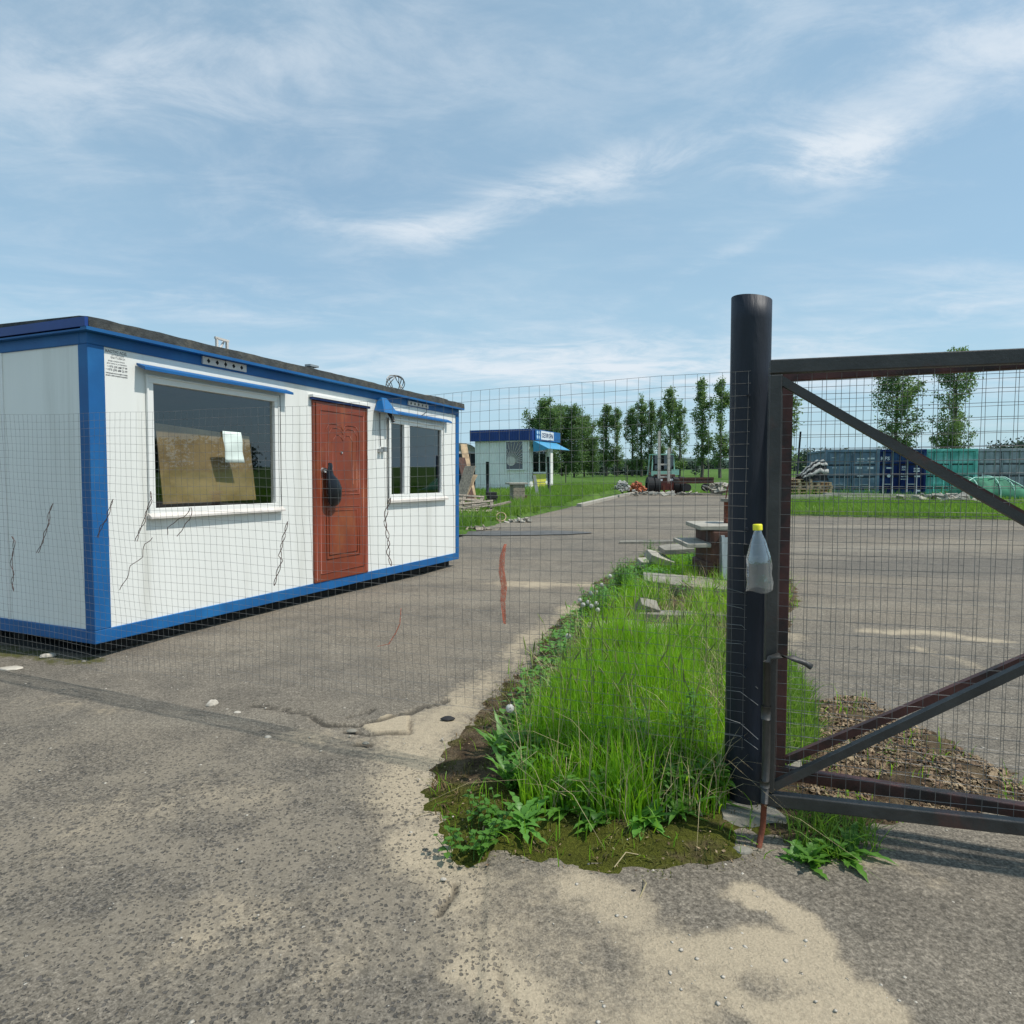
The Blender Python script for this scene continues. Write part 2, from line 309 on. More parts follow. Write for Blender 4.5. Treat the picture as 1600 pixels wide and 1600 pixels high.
def asphalt():
    m=bpy.data.materials.new('old_asphalt'); m.use_nodes=True; K=N(m.node_tree); K.n.clear()
    P=K.new('ShaderNodeTexCoord').outputs['Object']
    A=lambda n:K.new('ShaderNodeAttribute',attribute_name=n).outputs['Fac']
    sand,moss,crack_and_shade,agg=A('sand'),A('moss'),A('crack_and_shade'),A('agg')
    big=K.noise(P,.35,5,.6,.3); mid=K.noise(P,2.6,9,.72,.2); fine=K.noise(P,130,3,.7); f2=K.noise(P,38,4,.7)
    strk=K.noise(K.new('ShaderNodeMapping',{'Vector':P,'Scale':(.09,.55,1),'Rotation':(0,0,.15)}).outputs[0],1.0,5,.6,.3)
    base=K.mix(K.ramp(mid,.3,.7),(.124,.108,.087),(.186,.160,.126))
    base=K.mix(K.math('MULTIPLY',K.ramp(big,.42,.68),.6),base,(.216,.178,.131))
    base=K.mix(K.math('MULTIPLY',K.ramp(strk,.5,.66),.42),base,(.272,.238,.184))
    base=K.mix(K.math('MULTIPLY',K.ramp(strk,.44,.36),.4),base,(.098,.090,.078))
    sp=K.math('MULTIPLY',K.ramp(fine,.3,.72,.62,1.45),K.ramp(K.noise(P,75,3,.6),.35,.65,.78,1.25))
    base=K.new('ShaderNodeVectorMath',{0:base,'Scale':sp},operation='SCALE').outputs[0]
    base=K.new('ShaderNodeVectorMath',{0:base,'Scale':K.ramp(f2,.3,.7,.74,1.28)},operation='SCALE').outputs[0]
    base=K.mix(K.math('MULTIPLY',agg,K.ramp(K.noise(P,2.6,6,.65),.38,.62,.0,.7)),base,(.235,.198,.148))
    # exposed stones in the surface
    wp=K.new('ShaderNodeVectorMath',{0:P,1:K.new('ShaderNodeVectorMath',{0:K.new('ShaderNodeTexNoise',{'Vector':P,'Scale':70.}).outputs['Color'],'Scale':.022},operation='SCALE').outputs[0]},operation='ADD').outputs[0]
    vo=K.new('ShaderNodeTexVoronoi',{'Vector':wp,'Scale':62.},feature='F1')
    rnd=K.new('ShaderNodeSeparateColor',{0:vo.outputs['Color']}).outputs
    rad=K.math('MULTIPLY',K.math('ADD',K.math('MULTIPLY',rnd[0],.34),.14),K.ramp(K.math('ADD',rnd[2],K.math('MULTIPLY',K.noise(P,1.8,3,.5),.5)),.30,.36))
    stone=K.math('MULTIPLY',K.ramp(K.math('SUBTRACT',rad,vo.outputs['Distance']),-.04,.05),agg)
    sandn=K.math('ADD',K.math('MULTIPLY',K.noise(P,1.7,9,.66,.5),1.25),K.math('MULTIPLY',K.noise(P,19,7,.75),.75))
    sm=K.ramp(K.math('ADD',sandn,K.math('ADD',K.math('MULTIPLY',sand,.85),K.math('MULTIPLY',agg,.10))),1.2,1.72)
    scol=K.mix(K.noise(P,1.5,4),(.36,.295,.205),(.46,.375,.265))
    scol=K.new('ShaderNodeVectorMath',{0:scol,'Scale':K.ramp(fine,.25,.75,.82,1.15)},operation='SCALE').outputs[0]
    c=K.mix(K.math('MULTIPLY',sm,.93),base,scol)
    stc=K.mix(rnd[1],(.04,.04,.039),(.11,.10,.09))
    c=K.mix(K.math('MULTIPLY',stone,.75),c,stc)
    # pale chips
    v2=K.new('ShaderNodeTexVoronoi',{'Vector':wp,'Scale':24.},feature='F1')
    r2=K.new('ShaderNodeSeparateColor',{0:v2.outputs['Color']}).outputs
    chip=K.math('MULTIPLY',K.ramp(v2.outputs['Distance'],.16,.08),K.ramp(r2[0],.90,.905))
    c=K.mix(K.math('MULTIPLY',chip,.8),c,(.50,.45,.38))
    mossn=K.ramp(K.math('ADD',K.noise(P,9,6,.7),K.math('MULTIPLY',moss,.85)),.75,1.05)
    c=K.mix(mossn,c,K.mix(K.noise(P,14,4,.6),(.055,.045,.020),(.10,.105,.022)))
    c=K.mix(K.math('MULTIPLY',crack_and_shade,.8),c,(.025,.022,.018))
    b=K.new('ShaderNodeBsdfPrincipled',{'Base Color':c,'Roughness':.92,'Specular IOR Level':.25})
    hgt=K.math('ADD',K.math('MULTIPLY',fine,.35),K.math('ADD',K.math('MULTIPLY',stone,-.75),K.math('MULTIPLY',f2,.6)))
    hgt=K.math('ADD',hgt,K.math('MULTIPLY',sm,.25)); hgt=K.math('ADD',hgt,K.math('MULTIPLY',chip,1.2))
    bn=K.new('ShaderNodeBump',{'Height':hgt,'Strength':.9,'Distance':.010}).outputs[0]; K.l.new(bn,b.inputs['Normal'])
    K.new('ShaderNodeOutputMaterial',{0:b.outputs[0]}); return m
M['asphalt']=asphalt()
def soil():
    m=bpy.data.materials.new('mossy_soil'); m.use_nodes=True; K=N(m.node_tree); K.n.clear()
    P=K.new('ShaderNodeTexCoord').outputs['Object']
    moss=K.new('ShaderNodeAttribute',attribute_name='moss').outputs['Fac']
    n=K.noise(P,7,6,.7,.3); f=K.noise(P,90,4,.7)
    c=K.mix(K.ramp(n,.35,.65),(.055,.036,.022),(.17,.125,.075))
    g=K.mix(K.noise(P,11,5,.6),(.045,.050,.012),(.125,.130,.018))
    c=K.mix(K.ramp(K.math('ADD',K.noise(P,5,6,.65,.3),moss),.78,1.05),c,g)
    c=K.new('ShaderNodeVectorMath',{0:c,'Scale':K.ramp(f,.25,.75,.6,1.4)},operation='SCALE').outputs[0]
    b=K.new('ShaderNodeBsdfPrincipled',{'Base Color':c,'Roughness':.95,'Specular IOR Level':.1})
    bn=K.new('ShaderNodeBump',{'Height':K.math('ADD',f,n),'Strength':1.,'Distance':.02}).outputs[0]; K.l.new(bn,b.inputs['Normal'])
    K.new('ShaderNodeOutputMaterial',{0:b.outputs[0]}); return m
M['soil']=soil()
def field():
    m=bpy.data.materials.new('green_field'); m.use_nodes=True; K=N(m.node_tree); K.n.clear()
    P=K.new('ShaderNodeTexCoord').outputs['Object']
    st=K.noise(K.new('ShaderNodeMapping',{'Vector':P,'Scale':(.01,.04,1)}).outputs[0],1.,4,.55)
    c=K.mix(K.ramp(st,.35,.65),(.075,.15,.022),(.13,.21,.045))
    c=K.mix(K.ramp(K.noise(P,1.3,6,.7),.3,.7),(.05,.10,.018),c)
    b=K.new('ShaderNodeBsdfPrincipled',{'Base Color':c,'Roughness':.9,'Specular IOR Level':.1})
    bn=K.new('ShaderNodeBump',{'Height':K.noise(P,6,5,.7),'Strength':.8,'Distance':.1}).outputs[0]; K.l.new(bn,b.inputs['Normal'])
    K.new('ShaderNodeOutputMaterial',{0:b.outputs[0]}); return m
M['field']=field()
#%%GROUND
# ---------------------------------------------------------------- ground, yard, verge
YZ=-.095
def gp(px,py,z=YZ): g=G(px,py,z); return (g.x,g.y)
YARD=[(-60,-14),(60,-14),(60,4),(30,10.5),gp(1600,812),gp(1400,809),gp(1215,804),(8.4,24),(12.4,35.5),gp(1100,770),gp(1010,768),gp(960,776),gp(915,786),gp(870,797),gp(835,805),gp(800,812),gp(760,823),gp(722,838),gp(640,850),(-8,13.5),(-25,12),(-60,11)]
def lin(a,b,s): return list(np.arange(a,b,s))
xs=np.array(lin(-60,-8,1.5)+lin(-8,-1.4,.035)+lin(-1.4,.1,.012)+lin(.1,5,.035)+lin(5,14,.14)+lin(14,60,.8))
ys=np.array(lin(-14,1.0,1.)+lin(1.0,1.6,.035)+lin(1.6,3.8,.012)+lin(3.8,11,.035)+lin(11,20,.14)+lin(20,46,.3))
XX,YY=np.meshgrid(xs,ys); P=np.stack([XX.ravel(),YY.ravel()],1)
near=(P[:,0]>-8)&(P[:,0]<5.2)&(P[:,1]>.9)&(P[:,1]<12)
z=YZ*sstep(P[:,1],5.8,10.5)
nn=np.zeros(len(P)); nn[near]=vnoise(P[near],1.1)*.010+vnoise(P[near],4.)*.004
sand=np.zeros(len(P)); crack_and_shade=np.zeros(len(P)); agg=np.zeros(len(P)); moss=np.zeros(len(P))
Pn=P[near]; wob=np.stack([vnoise(Pn,3.,5.),vnoise(Pn,3.,9.)],1)*.10+np.stack([vnoise(Pn,14.,5.),vnoise(Pn,14.,9.)],1)*.03
Pw=Pn+wob
def g2(*a): return [gp(x,y,0.) for x,y in a]
s=np.zeros(len(Pn))
for path,r,k in (([(925,930),(860,975),(790,1030),(735,1075),(690,1120),(650,1200),(660,1290),(720,1400)],.15,.55),([(925,930),(860,975),(790,1030),(735,1075),(700,1105)],.13,.45),
                 ([(690,1110),(640,1190),(655,1260)],.22,.7),
                 ([(820,1420),(900,1520),(960,1590)],.3,.45),([(880,1400),(1000,1440),(1080,1520),(1060,1600)],.13,.8),
                 ([(1180,1400),(1230,1430),(1260,1470),(1240,1500)],.07,1.1),([(1060,1480),(1180,1490),(1290,1530)],.07,.9),
                 ([(1120,1560),(1280,1580),(1380,1590)],.07,.9),([(1300,1340),(1420,1360),(1500,1390)],.06,.6),
                 ([(760,1500),(850,1600)],.10,.7),([(150,1290),(300,1250),(420,1240)],.2,.32),([(380,1440),(500,1480)],.2,.28),
                 ([(800,905),(860,905),(910,905)],.30,.75),([(60,1085),(200,1100)],.12,.25),([(1360,985),(1450,990),(1560,1000)],.10,.7),([(1440,1015),(1560,1050)],.12,.5),
                 ([(0,1090),(200,1110)],.10,.3),([(450,1150),(640,1170)],.12,.4),([(1230,1010),(1240,990)],.12,.5)):
    d=segdist(Pw,g2(*path)); s=np.maximum(s,k*(1-sstep(d,r*.1,r*2.0)))
sand[near]=s
ck=np.zeros(len(Pn)); dz=np.zeros(len(Pn))
Pc=Pn+np.stack([vnoise(Pn,9.,3.),vnoise(Pn,9.,7.)],1)*.03
for path,r,k in (([(400,1103),(470,1113),(508,1130),(560,1134),(600,1125),(640,1112),(700,1092)],.016,.9),([(545,1120),(590,1108),(575,1116)],.012,.8),  # left end of first path: mesh fence shadow painted in with the cracks
                 ([(538,1140),(570,1146),(640,1143)],.014,.9),([(560,1160),(580,1163)],.02,.9),
                 ([(715,1378),(690,1430)],.010,.8),([(775,1510),(800,1550),(822,1600)],.008,.35),([(640,1125),(642,1143)],.008,.7),([(640,1030),(720,1045)],.006,.2)):
    d=segdist(Pc,g2(*path)); kk=1-sstep(d,r*.5,r*1.6); ck=np.maximum(ck,k*kk); dz=np.minimum(dz,-.016*k*kk)
edge=g2((440,1119),(508,1130),(600,1125),(700,1092))
ye=np.interp(Pc[:,0],[e[0] for e in edge],[e[1] for e in edge]); south=(sstep(ye-Pc[:,1],-.01,.02))*(Pn[:,0]<-.1)*sstep(Pn[:,0],-1.25,-.9)
dz-=.010*south
slab=inpoly(Pc,g2((568,1136),(600,1120),(638,1116),(640,1140),(600,1146))); dz[slab]+=.012
sl=sand[near]; sl[slab]=.95; sand[near]=sl
crack_and_shade[near]=ck
nn[near]+=dz
a=(1-sstep(Pn[:,1]+.25*Pn[:,0],2.6,3.6))*sstep(-Pn[:,0]+vnoise(Pn,1.)*.3,-.15,.25); agg[near]=np.maximum(a,.12)
moss[near]=.55*(1-sstep(segdist(Pw,g2((0,1010),(90,1030),(150,1032))),.05,.2))
zall=z+nn
iny=inpoly(P,YARD); zall[~iny]=-.55
idx=np.arange(len(P)).reshape(len(ys),len(xs)); q=np.stack([idx[:-1,:-1],idx[:-1,1:],idx[1:,1:],idx[1:,:-1]],-1).reshape(-1,4)
keep=iny[q].any(1); q=q[keep]
used=np.unique(q); rem=np.full(len(P),-1); rem[used]=np.arange(len(used))
yard=npmesh('yard_asphalt',np.column_stack([P,zall])[used],rem[q],M['asphalt'],True,dict(sand=sand[used],crack_and_shade=crack_and_shade[used],agg=agg[used],moss=moss[used]))
tag(yard,kind='structure')
# fields all round, to the horizon
def gz(P):
    y=P[:,1];x=P[:,0]
    zz=np.full(len(P),.0)
    zz+=.22*sstep(y,24,34)*(1-sstep(x,7,10))
    zz+=-.36*sstep(y,28.6,30.2)*sstep(x,9.5,11.5)
    return zz
gx=np.array([-3000,-1500,-700,-300,-150,-90]+lin(-60,60,.6)+[60,90,150,300,700,1500,3000])
gy=np.array([-600,-100,-40]+lin(-20,60,.5)+[60,90,140,220,400,800,1600,3000])
XX,YY=np.meshgrid(gx,gy); P2=np.stack([XX.ravel(),YY.ravel()],1)
z2=gz(P2); inn=inpoly(P2,YARD); z2[inn]=-.4
z2[(P2[:,0]>-8)&(P2[:,0]<12)&(P2[:,1]<6)&(P2[:,1]>-14)]=-.6
idx=np.arange(len(P2)).reshape(len(gy),len(gx)); q2=np.stack([idx[:-1,:-1],idx[:-1,1:],idx[1:,1:],idx[1:,:-1]],-1).reshape(-1,4)
tag(npmesh('ground',np.column_stack([P2,z2]),q2,M['field'],True),kind='structure')
# verge: mossy soil bed the weeds grow from
VERGE=g2((712,1352),(680,1290),(665,1230),(690,1175),(745,1110),(800,1045),(850,990),(900,940),(925,905),(960,880),(1000,860),(1100,850))+[(3.9,12.3),(4.3,12.2),(4.1,9.6),(3.3,7.4),(2.6,6.0),(2.2,5.2)]+g2((1262,1090),(1345,1085),(1430,1130),(1600,1215),(1640,1250),(1600,1262),(1500,1285),(1370,1290),(1360,1345),(1290,1350),(1195,1310),(1192,1352),(1120,1372),(1000,1385),(900,1365),(800,1350))
vx=np.arange(-.8,4.6,.03); vy=np.arange(2.0,12.8,.03)
XX,YY=np.meshgrid(vx,vy); P3=np.stack([XX.ravel(),YY.ravel()],1)
pw=P3+np.stack([vnoise(P3,5.,2.),vnoise(P3,5.,8.)],1)*.07+np.stack([vnoise(P3,17.,2.),vnoise(P3,17.,8.)],1)*.045
ins=inpoly(pw,VERGE); dist=segdist(pw,VERGE+[VERGE[0]]); sdv=np.where(ins,dist,-dist)
zz=-.012+np.clip(sdv,-.05,.25)*.20+vnoise(P3,12.)*.012*(sdv>0)+vnoise(P3,3.,4.)*.015*sstep(sdv,0,.2)+YZ*sstep(P3[:,1],5.8,10.5)
mossv=.10+.40*(1-sstep(P3[:,1],2.75,3.0))*(P3[:,0]<1.02)+.22*(P3[:,0]<.4)*(1-sstep(dist,.25,.5)); mossv[P3[:,0]>1.15]-=.35
idx=np.arange(len(P3)).reshape(len(vy),len(vx)); q3=np.stack([idx[:-1,:-1],idx[:-1,1:],idx[1:,1:],idx[1:,:-1]],-1).reshape(-1,4)
q3=q3[(sdv[q3]>-.03).any(1)]; used=np.unique(q3); rem=np.full(len(P3),-1); rem[used]=np.arange(len(used))
tag(npmesh('soil_verge',np.column_stack([P3,zz])[used],rem[q3],M['soil'],True,dict(moss=mossv[used])),kind='structure')
def vz(x,y):
    i=int(np.clip(round((y-2.0)/.03),0,len(vy)-1)); j=int(np.clip(round((x+.8)/.03),0,len(vx)-1))
    return max(zz[i*len(vx)+j],YZ*float(sstep(np.array([y]),5.8,10.5)[0])-.01)
vgrid=zz

# ---------------------------------------------------------------- grass (stuff)
def blades(name,P,Z,h,wd,mt,lean=.35,label=None):
    n=len(P); th=rng.uniform(0,2*PI,n); ln=rng.normal(.0,lean,n)*h+.08*h; la=rng.uniform(0,2*PI,n)
    sx_=np.cos(th)*wd*.5; sy_=np.sin(th)*wd*.5; V=np.zeros((n,8,3))
    for k,(t,wf) in enumerate(((0,1.),(.38,.95),(.74,.65),(1.,.08))):
        cx=P[:,0]+np.cos(la)*ln*t**2; cy=P[:,1]+np.sin(la)*ln*t**2; cz=Z+h*t-np.abs(ln)*.35*t**3
        V[:,2*k]=np.stack([cx-sx_*wf,cy-sy_*wf,cz],1); V[:,2*k+1]=np.stack([cx+sx_*wf,cy+sy_*wf,cz],1)
    b=(np.arange(n)*8)[:,None]; f=np.stack([np.concatenate([b+2*k,b+2*k+1,b+2*k+3,b+2*k+2],1) for k in range(3)],1).reshape(-1,4)
    return tag(npmesh(name,V.reshape(-1,3),f,mt,True),label,'grass' if label else None,kind='stuff')
def scatter(poly,n):
    poly=list(poly); xs_=[p[0] for p in poly]; ys_=[p[1] for p in poly]; out=[]
    tot=0
    while tot<n:
        q=np.stack([rng.uniform(min(xs_),max(xs_),n*2),rng.uniform(min(ys_),max(ys_),n*2)],1); q=q[inpoly(q,poly)]; out.append(q); tot+=len(q)
    return np.concatenate(out)[:n]
TALL=g2((815,1280),(800,1200),(840,1130),(868,1080),(905,1035))+[(.95,4.9),(1.75,4.95),(1.58,4.4),(1.2,3.4),(1.08,2.95)]+g2((1120,1290),(1000,1305),(900,1290))
p=scatter(TALL,36000)
cl=vnoise(p,2.2,3.); p=p[(cl+rng.uniform(-.5,.5,len(p))+.22)>0]
ed=segdist(p,TALL+[TALL[0]])
Z=np.array([vz(x,y) for x,y in p])
h=(.12+.28*sstep(ed,-.1,.45))*(1+.6*vnoise(p,2.1,6.))*rng.uniform(.4,1.25,len(p)); h*=np.where(p[:,1]>5.2,.62,1.)
blades('tall_grass',p,Z,h,rng.uniform(.004,.009,len(p)),M['grass'],.28,'dense tall bright green grass filling the verge left of the big dark post')
p=scatter([(.9,4.8),(1.75,4.9),(2.3,5.8),(3.2,7.4),(3.9,9.6),(4.0,12),(3.0,11.8),(1.9,9.2),(1.2,7.0),(.55,5.3)],15000); p=p[vnoise(p,2.0,4.)+.35*vnoise(p,7.)>.02]
blades('rough_grass',p,np.array([vz(x,y) for x,y in p]),rng.uniform(.06,.36,len(p)),rng.uniform(.004,.009,len(p)),M['grass'],.55,'rough thin grass among the broken slabs at the far end of the verge')
p=scatter([(.9,4.8),(1.75,4.9),(2.3,5.8),(3.2,7.4),(3.2,9.6),(1.6,7.0),(.75,5.3)],700); blades('dry_stalks',p,np.array([vz(x,y) for x,y in p]),rng.uniform(.1,.45,len(p)),rng.uniform(.003,.005,len(p)),M['dry'],.7,'dry straw stalks among the slabs at the far end of the verge')
p=scatter(VERGE,6000); Z=np.array([vz(x,y) for x,y in p]); k=(vnoise(p,3.)>.0)&(p[:,0]<3)
p=p[k];Z=Z[k]; blades('short_grass',p,Z,rng.uniform(.03,.12,len(p)),rng.uniform(.003,.006,len(p)),M['grass'],.6,'short sparse grass and moss tufts round the edge of the verge')
p=scatter(TALL,2200); Z=np.array([vz(x,y) for x,y in p]); blades('dry_stalks',p,Z,rng.uniform(.1,.5,len(p)),rng.uniform(.002,.004,len(p)),M['dry'],.8,'pale dry stalks mixed into the tall verge grass')
p=scatter(g2((1222,1230),(1222,1060),(1240,1050),(1255,1090),(1280,1165),(1262,1205)),2300); Z=np.array([vz(x,y) for x,y in p])
blades('grass_clump',p,Z,rng.uniform(.05,.22,len(p)),rng.uniform(.004,.008,len(p)),M['grass2'],.5,'narrow clump of green grass seen through the gate mesh right of the post')
p=scatter(VERGE,60000); k=((p[:,1]<3.2)|(segdist(p,TALL+[TALL[0]])<.1)|~inpoly(p,TALL))&(vnoise(p,6.,1.)>-.22)&((p[:,0]<1.1)|(rng.uniform(0,1,len(p))<.08)); p=p[k]
M['moss']=mat('olive_moss',(.105,.115,.018),.9,0,.35,6,col2=(.12,.075,.03),c2=(.45,.6),c2scale=3.5)
blades('moss_tufts',p,np.array([vz(x,y) for x,y in p])-.004,rng.uniform(.008,.03,len(p))*(1+1.2*np.clip(vnoise(p,2.,5.),0,1)),rng.uniform(.003,.007,len(p)),M['moss'],.9,'olive and brown moss tufts on the front and left flank of the verge')
p=scatter(g2((1225,1290),(1360,1285),(1375,1335),(1300,1350),(1240,1325)),420); blades('grass_under_gate',p,np.array([vz(x,y) for x,y in p]),rng.uniform(.03,.14,len(p)),rng.uniform(.003,.006,len(p)),M['grass2'],.9,'thin arching grass growing under the bottom rail of the gate')
def undergrowth(name,P,Z,hmax,size,mt,label):
    n=len(P); c=np.stack([P[:,0],P[:,1],Z+rng.uniform(.1,1,n)**1.2*hmax],1); az=rng.uniform(0,2*PI,n); pit=rng.uniform(-.2,.9,n); L=size*rng.uniform(.5,1.3,n); d=np.stack([np.cos(az)*np.cos(pit),np.sin(az)*np.cos(pit),np.sin(pit)],1); sd_=np.stack([-np.sin(az),np.cos(az),0*az],1)
    w_=L[:,None]*.22; l_=L[:,None]; V=np.stack([c,c+d*l_*.35-sd_*w_,c+d*l_*.42+[0,0,-.002],c+d*l_*.35+sd_*w_,c+d*l_*.75-sd_*w_*.7-[0,0,.2]*l_,c+d*l_*.75+sd_*w_*.7-[0,0,.2]*l_,c+d*l_-[0,0,.35]*l_],1)
    b=(np.arange(n)*7)[:,None]; f=np.stack([np.concatenate([b+a for a in q],1) for q in ((0,1,2,3),(1,4,6,2),(2,6,5,3))],1).reshape(-1,4)
    return tag(npmesh(name,V.reshape(-1,3),f,mt,True),label,'undergrowth',kind='stuff')
p=scatter(g2((800,1262),(782,1200),(810,1130),(880,1180),(1000,1190),(1135,1170),(1135,1275),(1060,1290),(980,1285),(900,1285)),8000); p=p[vnoise(p,6.,3.)>.0]
undergrowth('undergrowth',p,np.array([vz(x,y) for x,y in p]),.15,.048,M['weed'],'dark leafy undergrowth at the front foot of the tall grass')
p=scatter(g2((790,1262),(770,1200),(810,1100),(850,1040),(890,980),(930,930),(1000,880),(1080,870),(1090,930),(960,960),(900,1060),(860,1200)),8000); p=p[vnoise(p,4.,6.)>-.05]
undergrowth('undergrowth',p,np.array([vz(x,y) for x,y in p]),.16,.06,M['weed2'],'paler leafy undergrowth along the left flank and back of the verge')
def zfar(P): return gz(P)
STR=[gp(1205,806),gp(1400,811),gp(1620,814),(30,12),(34,16),(27,27),(12.,28.5),(9.5,28.5),(8.0,24)]
p=scatter(STR,60000); blades('grass_strip',p,zfar(p)-.03,rng.uniform(.10,.34,len(p))*(1+.4*vnoise(p,.5)),rng.uniform(.012,.026,len(p)),M['grass2'],.35,'sunlit grass strip between the asphalt and the row of containers')
C2=[(11,28.7),(30,28.7),(30,32.0),(11,32.0)]
p=scatter(C2,9000); blades('weeds_at_containers',p,zfar(p)-.02,rng.uniform(.25,.62,len(p))*(1+.6*vnoise(p,.7)),rng.uniform(.015,.035,len(p)),M['weed'],.35,'darker weeds along the foot of the containers')
LB=[YARD[i] for i in range(10,20)][::1]
LB=[(12.4,36.5),gp(1100,769),gp(1010,767),gp(960,774),gp(915,784),gp(870,795),gp(835,803),gp(800,810),gp(760,821),gp(715,836),(-6.5,20),(-6,46),(14,46)]
p=scatter(LB,75000); k=(p[:,1]<30)|(rng.uniform(0,1,len(p))<.6); p=p[k]
blades('meadow_grass',p,zfar(p)-.03,rng.uniform(.12,.42,len(p))*(1+.5*vnoise(p,.35)),rng.uniform(.014,.032,len(p)),M['grass2'],.35,'green meadow grass round the small blue and white kiosk')
p=scatter(TALL,200); k=segdist(p,TALL+[TALL[0]])>.06; p=p[k]
def seedheads(P):
    mb=MB(); r=random.Random(3)
    for x,y in P:
        z0=vz(x,y); h_=r.uniform(.34,.56); dx,dy=r.gauss(0,.05),r.gauss(0,.05); pts=[(x,y,z0),(x+dx*.4,y+dy*.4,z0+h_*.6),(x+dx,y+dy,z0+h_)]
        mb.tube(pts,[.0016,.0013,.001],3,cap=False); e=Vector(pts[2]); d_=Vector((dx,dy,.12)).normalized()
        mb.tube([e,e+d_*.02,e+d_*.045,e+d_*.07],[.001,.004,.0035,.0005],4)
    return mb
tag(seedheads(p).build('seed_stems',mat('grass_seed_heads',(.28,.33,.10),.7,0,.2,8,trans=(.25,.3,.08))),'thin stems with seed heads standing above the tall verge grass','grass',kind='stuff')
# dead leaves and chips
def chips(name,P,Z,size,mt,label,cat):
    n=len(P); V=np.zeros((n,4,3)); a=rng.uniform(0,2*PI,n); ti=rng.normal(0,.35,(n,2)); s1=size*rng.uniform(.5,1.2,n); s2=s1*rng.uniform(.3,.8,n)
    for k,(u,v) in enumerate(((-1,-.4),(0,-1),(1,.4),(0,1))):
        x=u*s1; y=v*s2; V[:,k,0]=P[:,0]+x*np.cos(a)-y*np.sin(a); V[:,k,1]=P[:,1]+x*np.sin(a)+y*np.cos(a); V[:,k,2]=Z+.006+x*ti[:,0]+y*ti[:,1]+rng.uniform(0,.008,n)
    return tag(npmesh(name,V.reshape(-1,3),np.arange(4*n).reshape(n,4),mt),label,cat,kind='stuff')
LIT=g2((1255,1100),(1345,1088),(1430,1135),(1600,1220),(1640,1250),(1600,1262),(1500,1283),(1370,1285),(1250,1250),(1285,1180))
p=scatter(LIT,5200); p=p[vnoise(p,4.)>-.25]; chips('leaf_litter',p,np.array([vz(x,y) for x,y in p]),.012,M['litter'],'brown dead leaves and twigs lying behind the gate','leaf litter')
p=scatter(VERGE,9000); k=(p[:,1]<3.1)|(p[:,0]<.3); p=p[k]; chips('plant_debris',p,np.array([vz(x,y) for x,y in p]),.007,M['litter'],'small pale plant debris scattered over the moss at the front of the verge','plant debris')
def pebbles(name,P,Z,smin,smax,mt,label):
    ico=[(0,0,1),(.9,0,.2),(.28,.85,.25),(-.72,.52,.2),(-.7,-.55,.25),(.3,-.88,.15),(0,0,-.6)]; fs=[(0,1,2),(0,2,3),(0,3,4),(0,4,5),(0,5,1),(6,2,1),(6,3,2),(6,4,3),(6,5,4),(6,1,5)]
    V=[];Fc=[]
    for i,(x,y) in enumerate(P):
        s=smin*(smax/smin)**(random.random()**2.2); a=random.random()*6.3; sxx=random.uniform(.7,1.4); szz=random.uniform(.35,.7)
        for vx_,vy_,vz_ in ico:
            vx2=vx_*s*sxx*random.uniform(.75,1.2); vy2=vy_*s*random.uniform(.75,1.2); V.append((x+vx2*math.cos(a)-vy2*math.sin(a),y+vx2*math.sin(a)+vy2*math.cos(a),Z[i]+vz_*s*szz+s*.2))
        Fc+=[[k+7*i for k in f] for f in fs]
    return tag(npmesh(name,np.array(V),np.array(Fc),mt),label,'gravel',kind='stuff')
Q=np.concatenate([scatter([(-4,1.2),(3,1.2),(3,3.6),(-4,5.5)],620),scatter([(-3.5,3),(0,2.5),(0.5,4),(-2.5,6)],160),scatter([(1.3,2.2),(4,2.2),(4,6),(2.4,6)],160),scatter([(.2,1.25),(2.4,1.25),(2.3,2.4),(.2,2.4)],420)])
def yz(P): return YZ*sstep(P[:,1],5.8,10.5)
pebbles('gravel_bits',Q,yz(Q)-.002,.0022,.011,M['stone'],'tiny pale chips of stone scattered over the asphalt')
Q=scatter(VERGE,420); Q=Q[(Q[:,1]<3.2)]; pebbles('gravel_on_moss',Q,np.array([vz(x,y) for x,y in Q]),.002,.009,M['stone'],'tiny pale stones lying in the moss and soil of the verge')
#%%OBJECTS
# ---------------------------------------------------------------- site cabin
def cabin_matrix():
    yaw,ta,tb=.4003,-.0187,.0041
    u=Vector((math.sin(yaw),math.cos(yaw),ta)).normalized(); v=Vector((-u.y,u.x,tb)); v-=u*u.dot(v); v.normalize(); w_=u.cross(v)
    m=Matrix.Identity(4)
    for i,a in enumerate((u,v,w_)):
        for j in range(3): m[j][i]=a[j]
    m.translation=(-3.1926,4.9543,0); return m
CM=cabin_matrix()
cabin=empty('site_cabin',mtx=CM,label='white portable site cabin with bright blue frame, red-brown door and two windows',cat='cabin')
L_,W_=6.0,2.42
b=MB()
for u0,u1 in ((0,.134),(L_-.1,L_)):
    b.box(u0,u1,0,.11,.235,2.41); b.box(u0,u1,W_-.11,W_,.235,2.41)
b.box(0,L_,0,.09,.13,.235); b.box(0,L_,W_-.09,W_,.13,.235); b.box(0,.09,.09,W_-.09,.13,.235); b.box(L_-.09,L_,.09,W_-.09,.13,.235)
b.box(0,L_,.0,.09,2.41,2.50); b.box(0,L_,W_-.09,W_,2.41,2.50); b.box(0,.09,.09,W_-.09,2.41,2.50); b.box(L_-.09,L_,.09,W_-.09,2.41,2.50)
b.build('frame',M['blue'],cabin,bevel=.006)
b=MB(); b.box(-.05,L_+.05,-.07,-.001,2.497,2.522); b.box(-.05,-.001,.0,W_,2.497,2.51); b.build('drip_edge',M['blue'],cabin)
b=MB(); b.box(-.055,-.029,-.06,W_+.03,2.5225,2.59); b.build('end_fascia',M['blue_dark'],cabin)
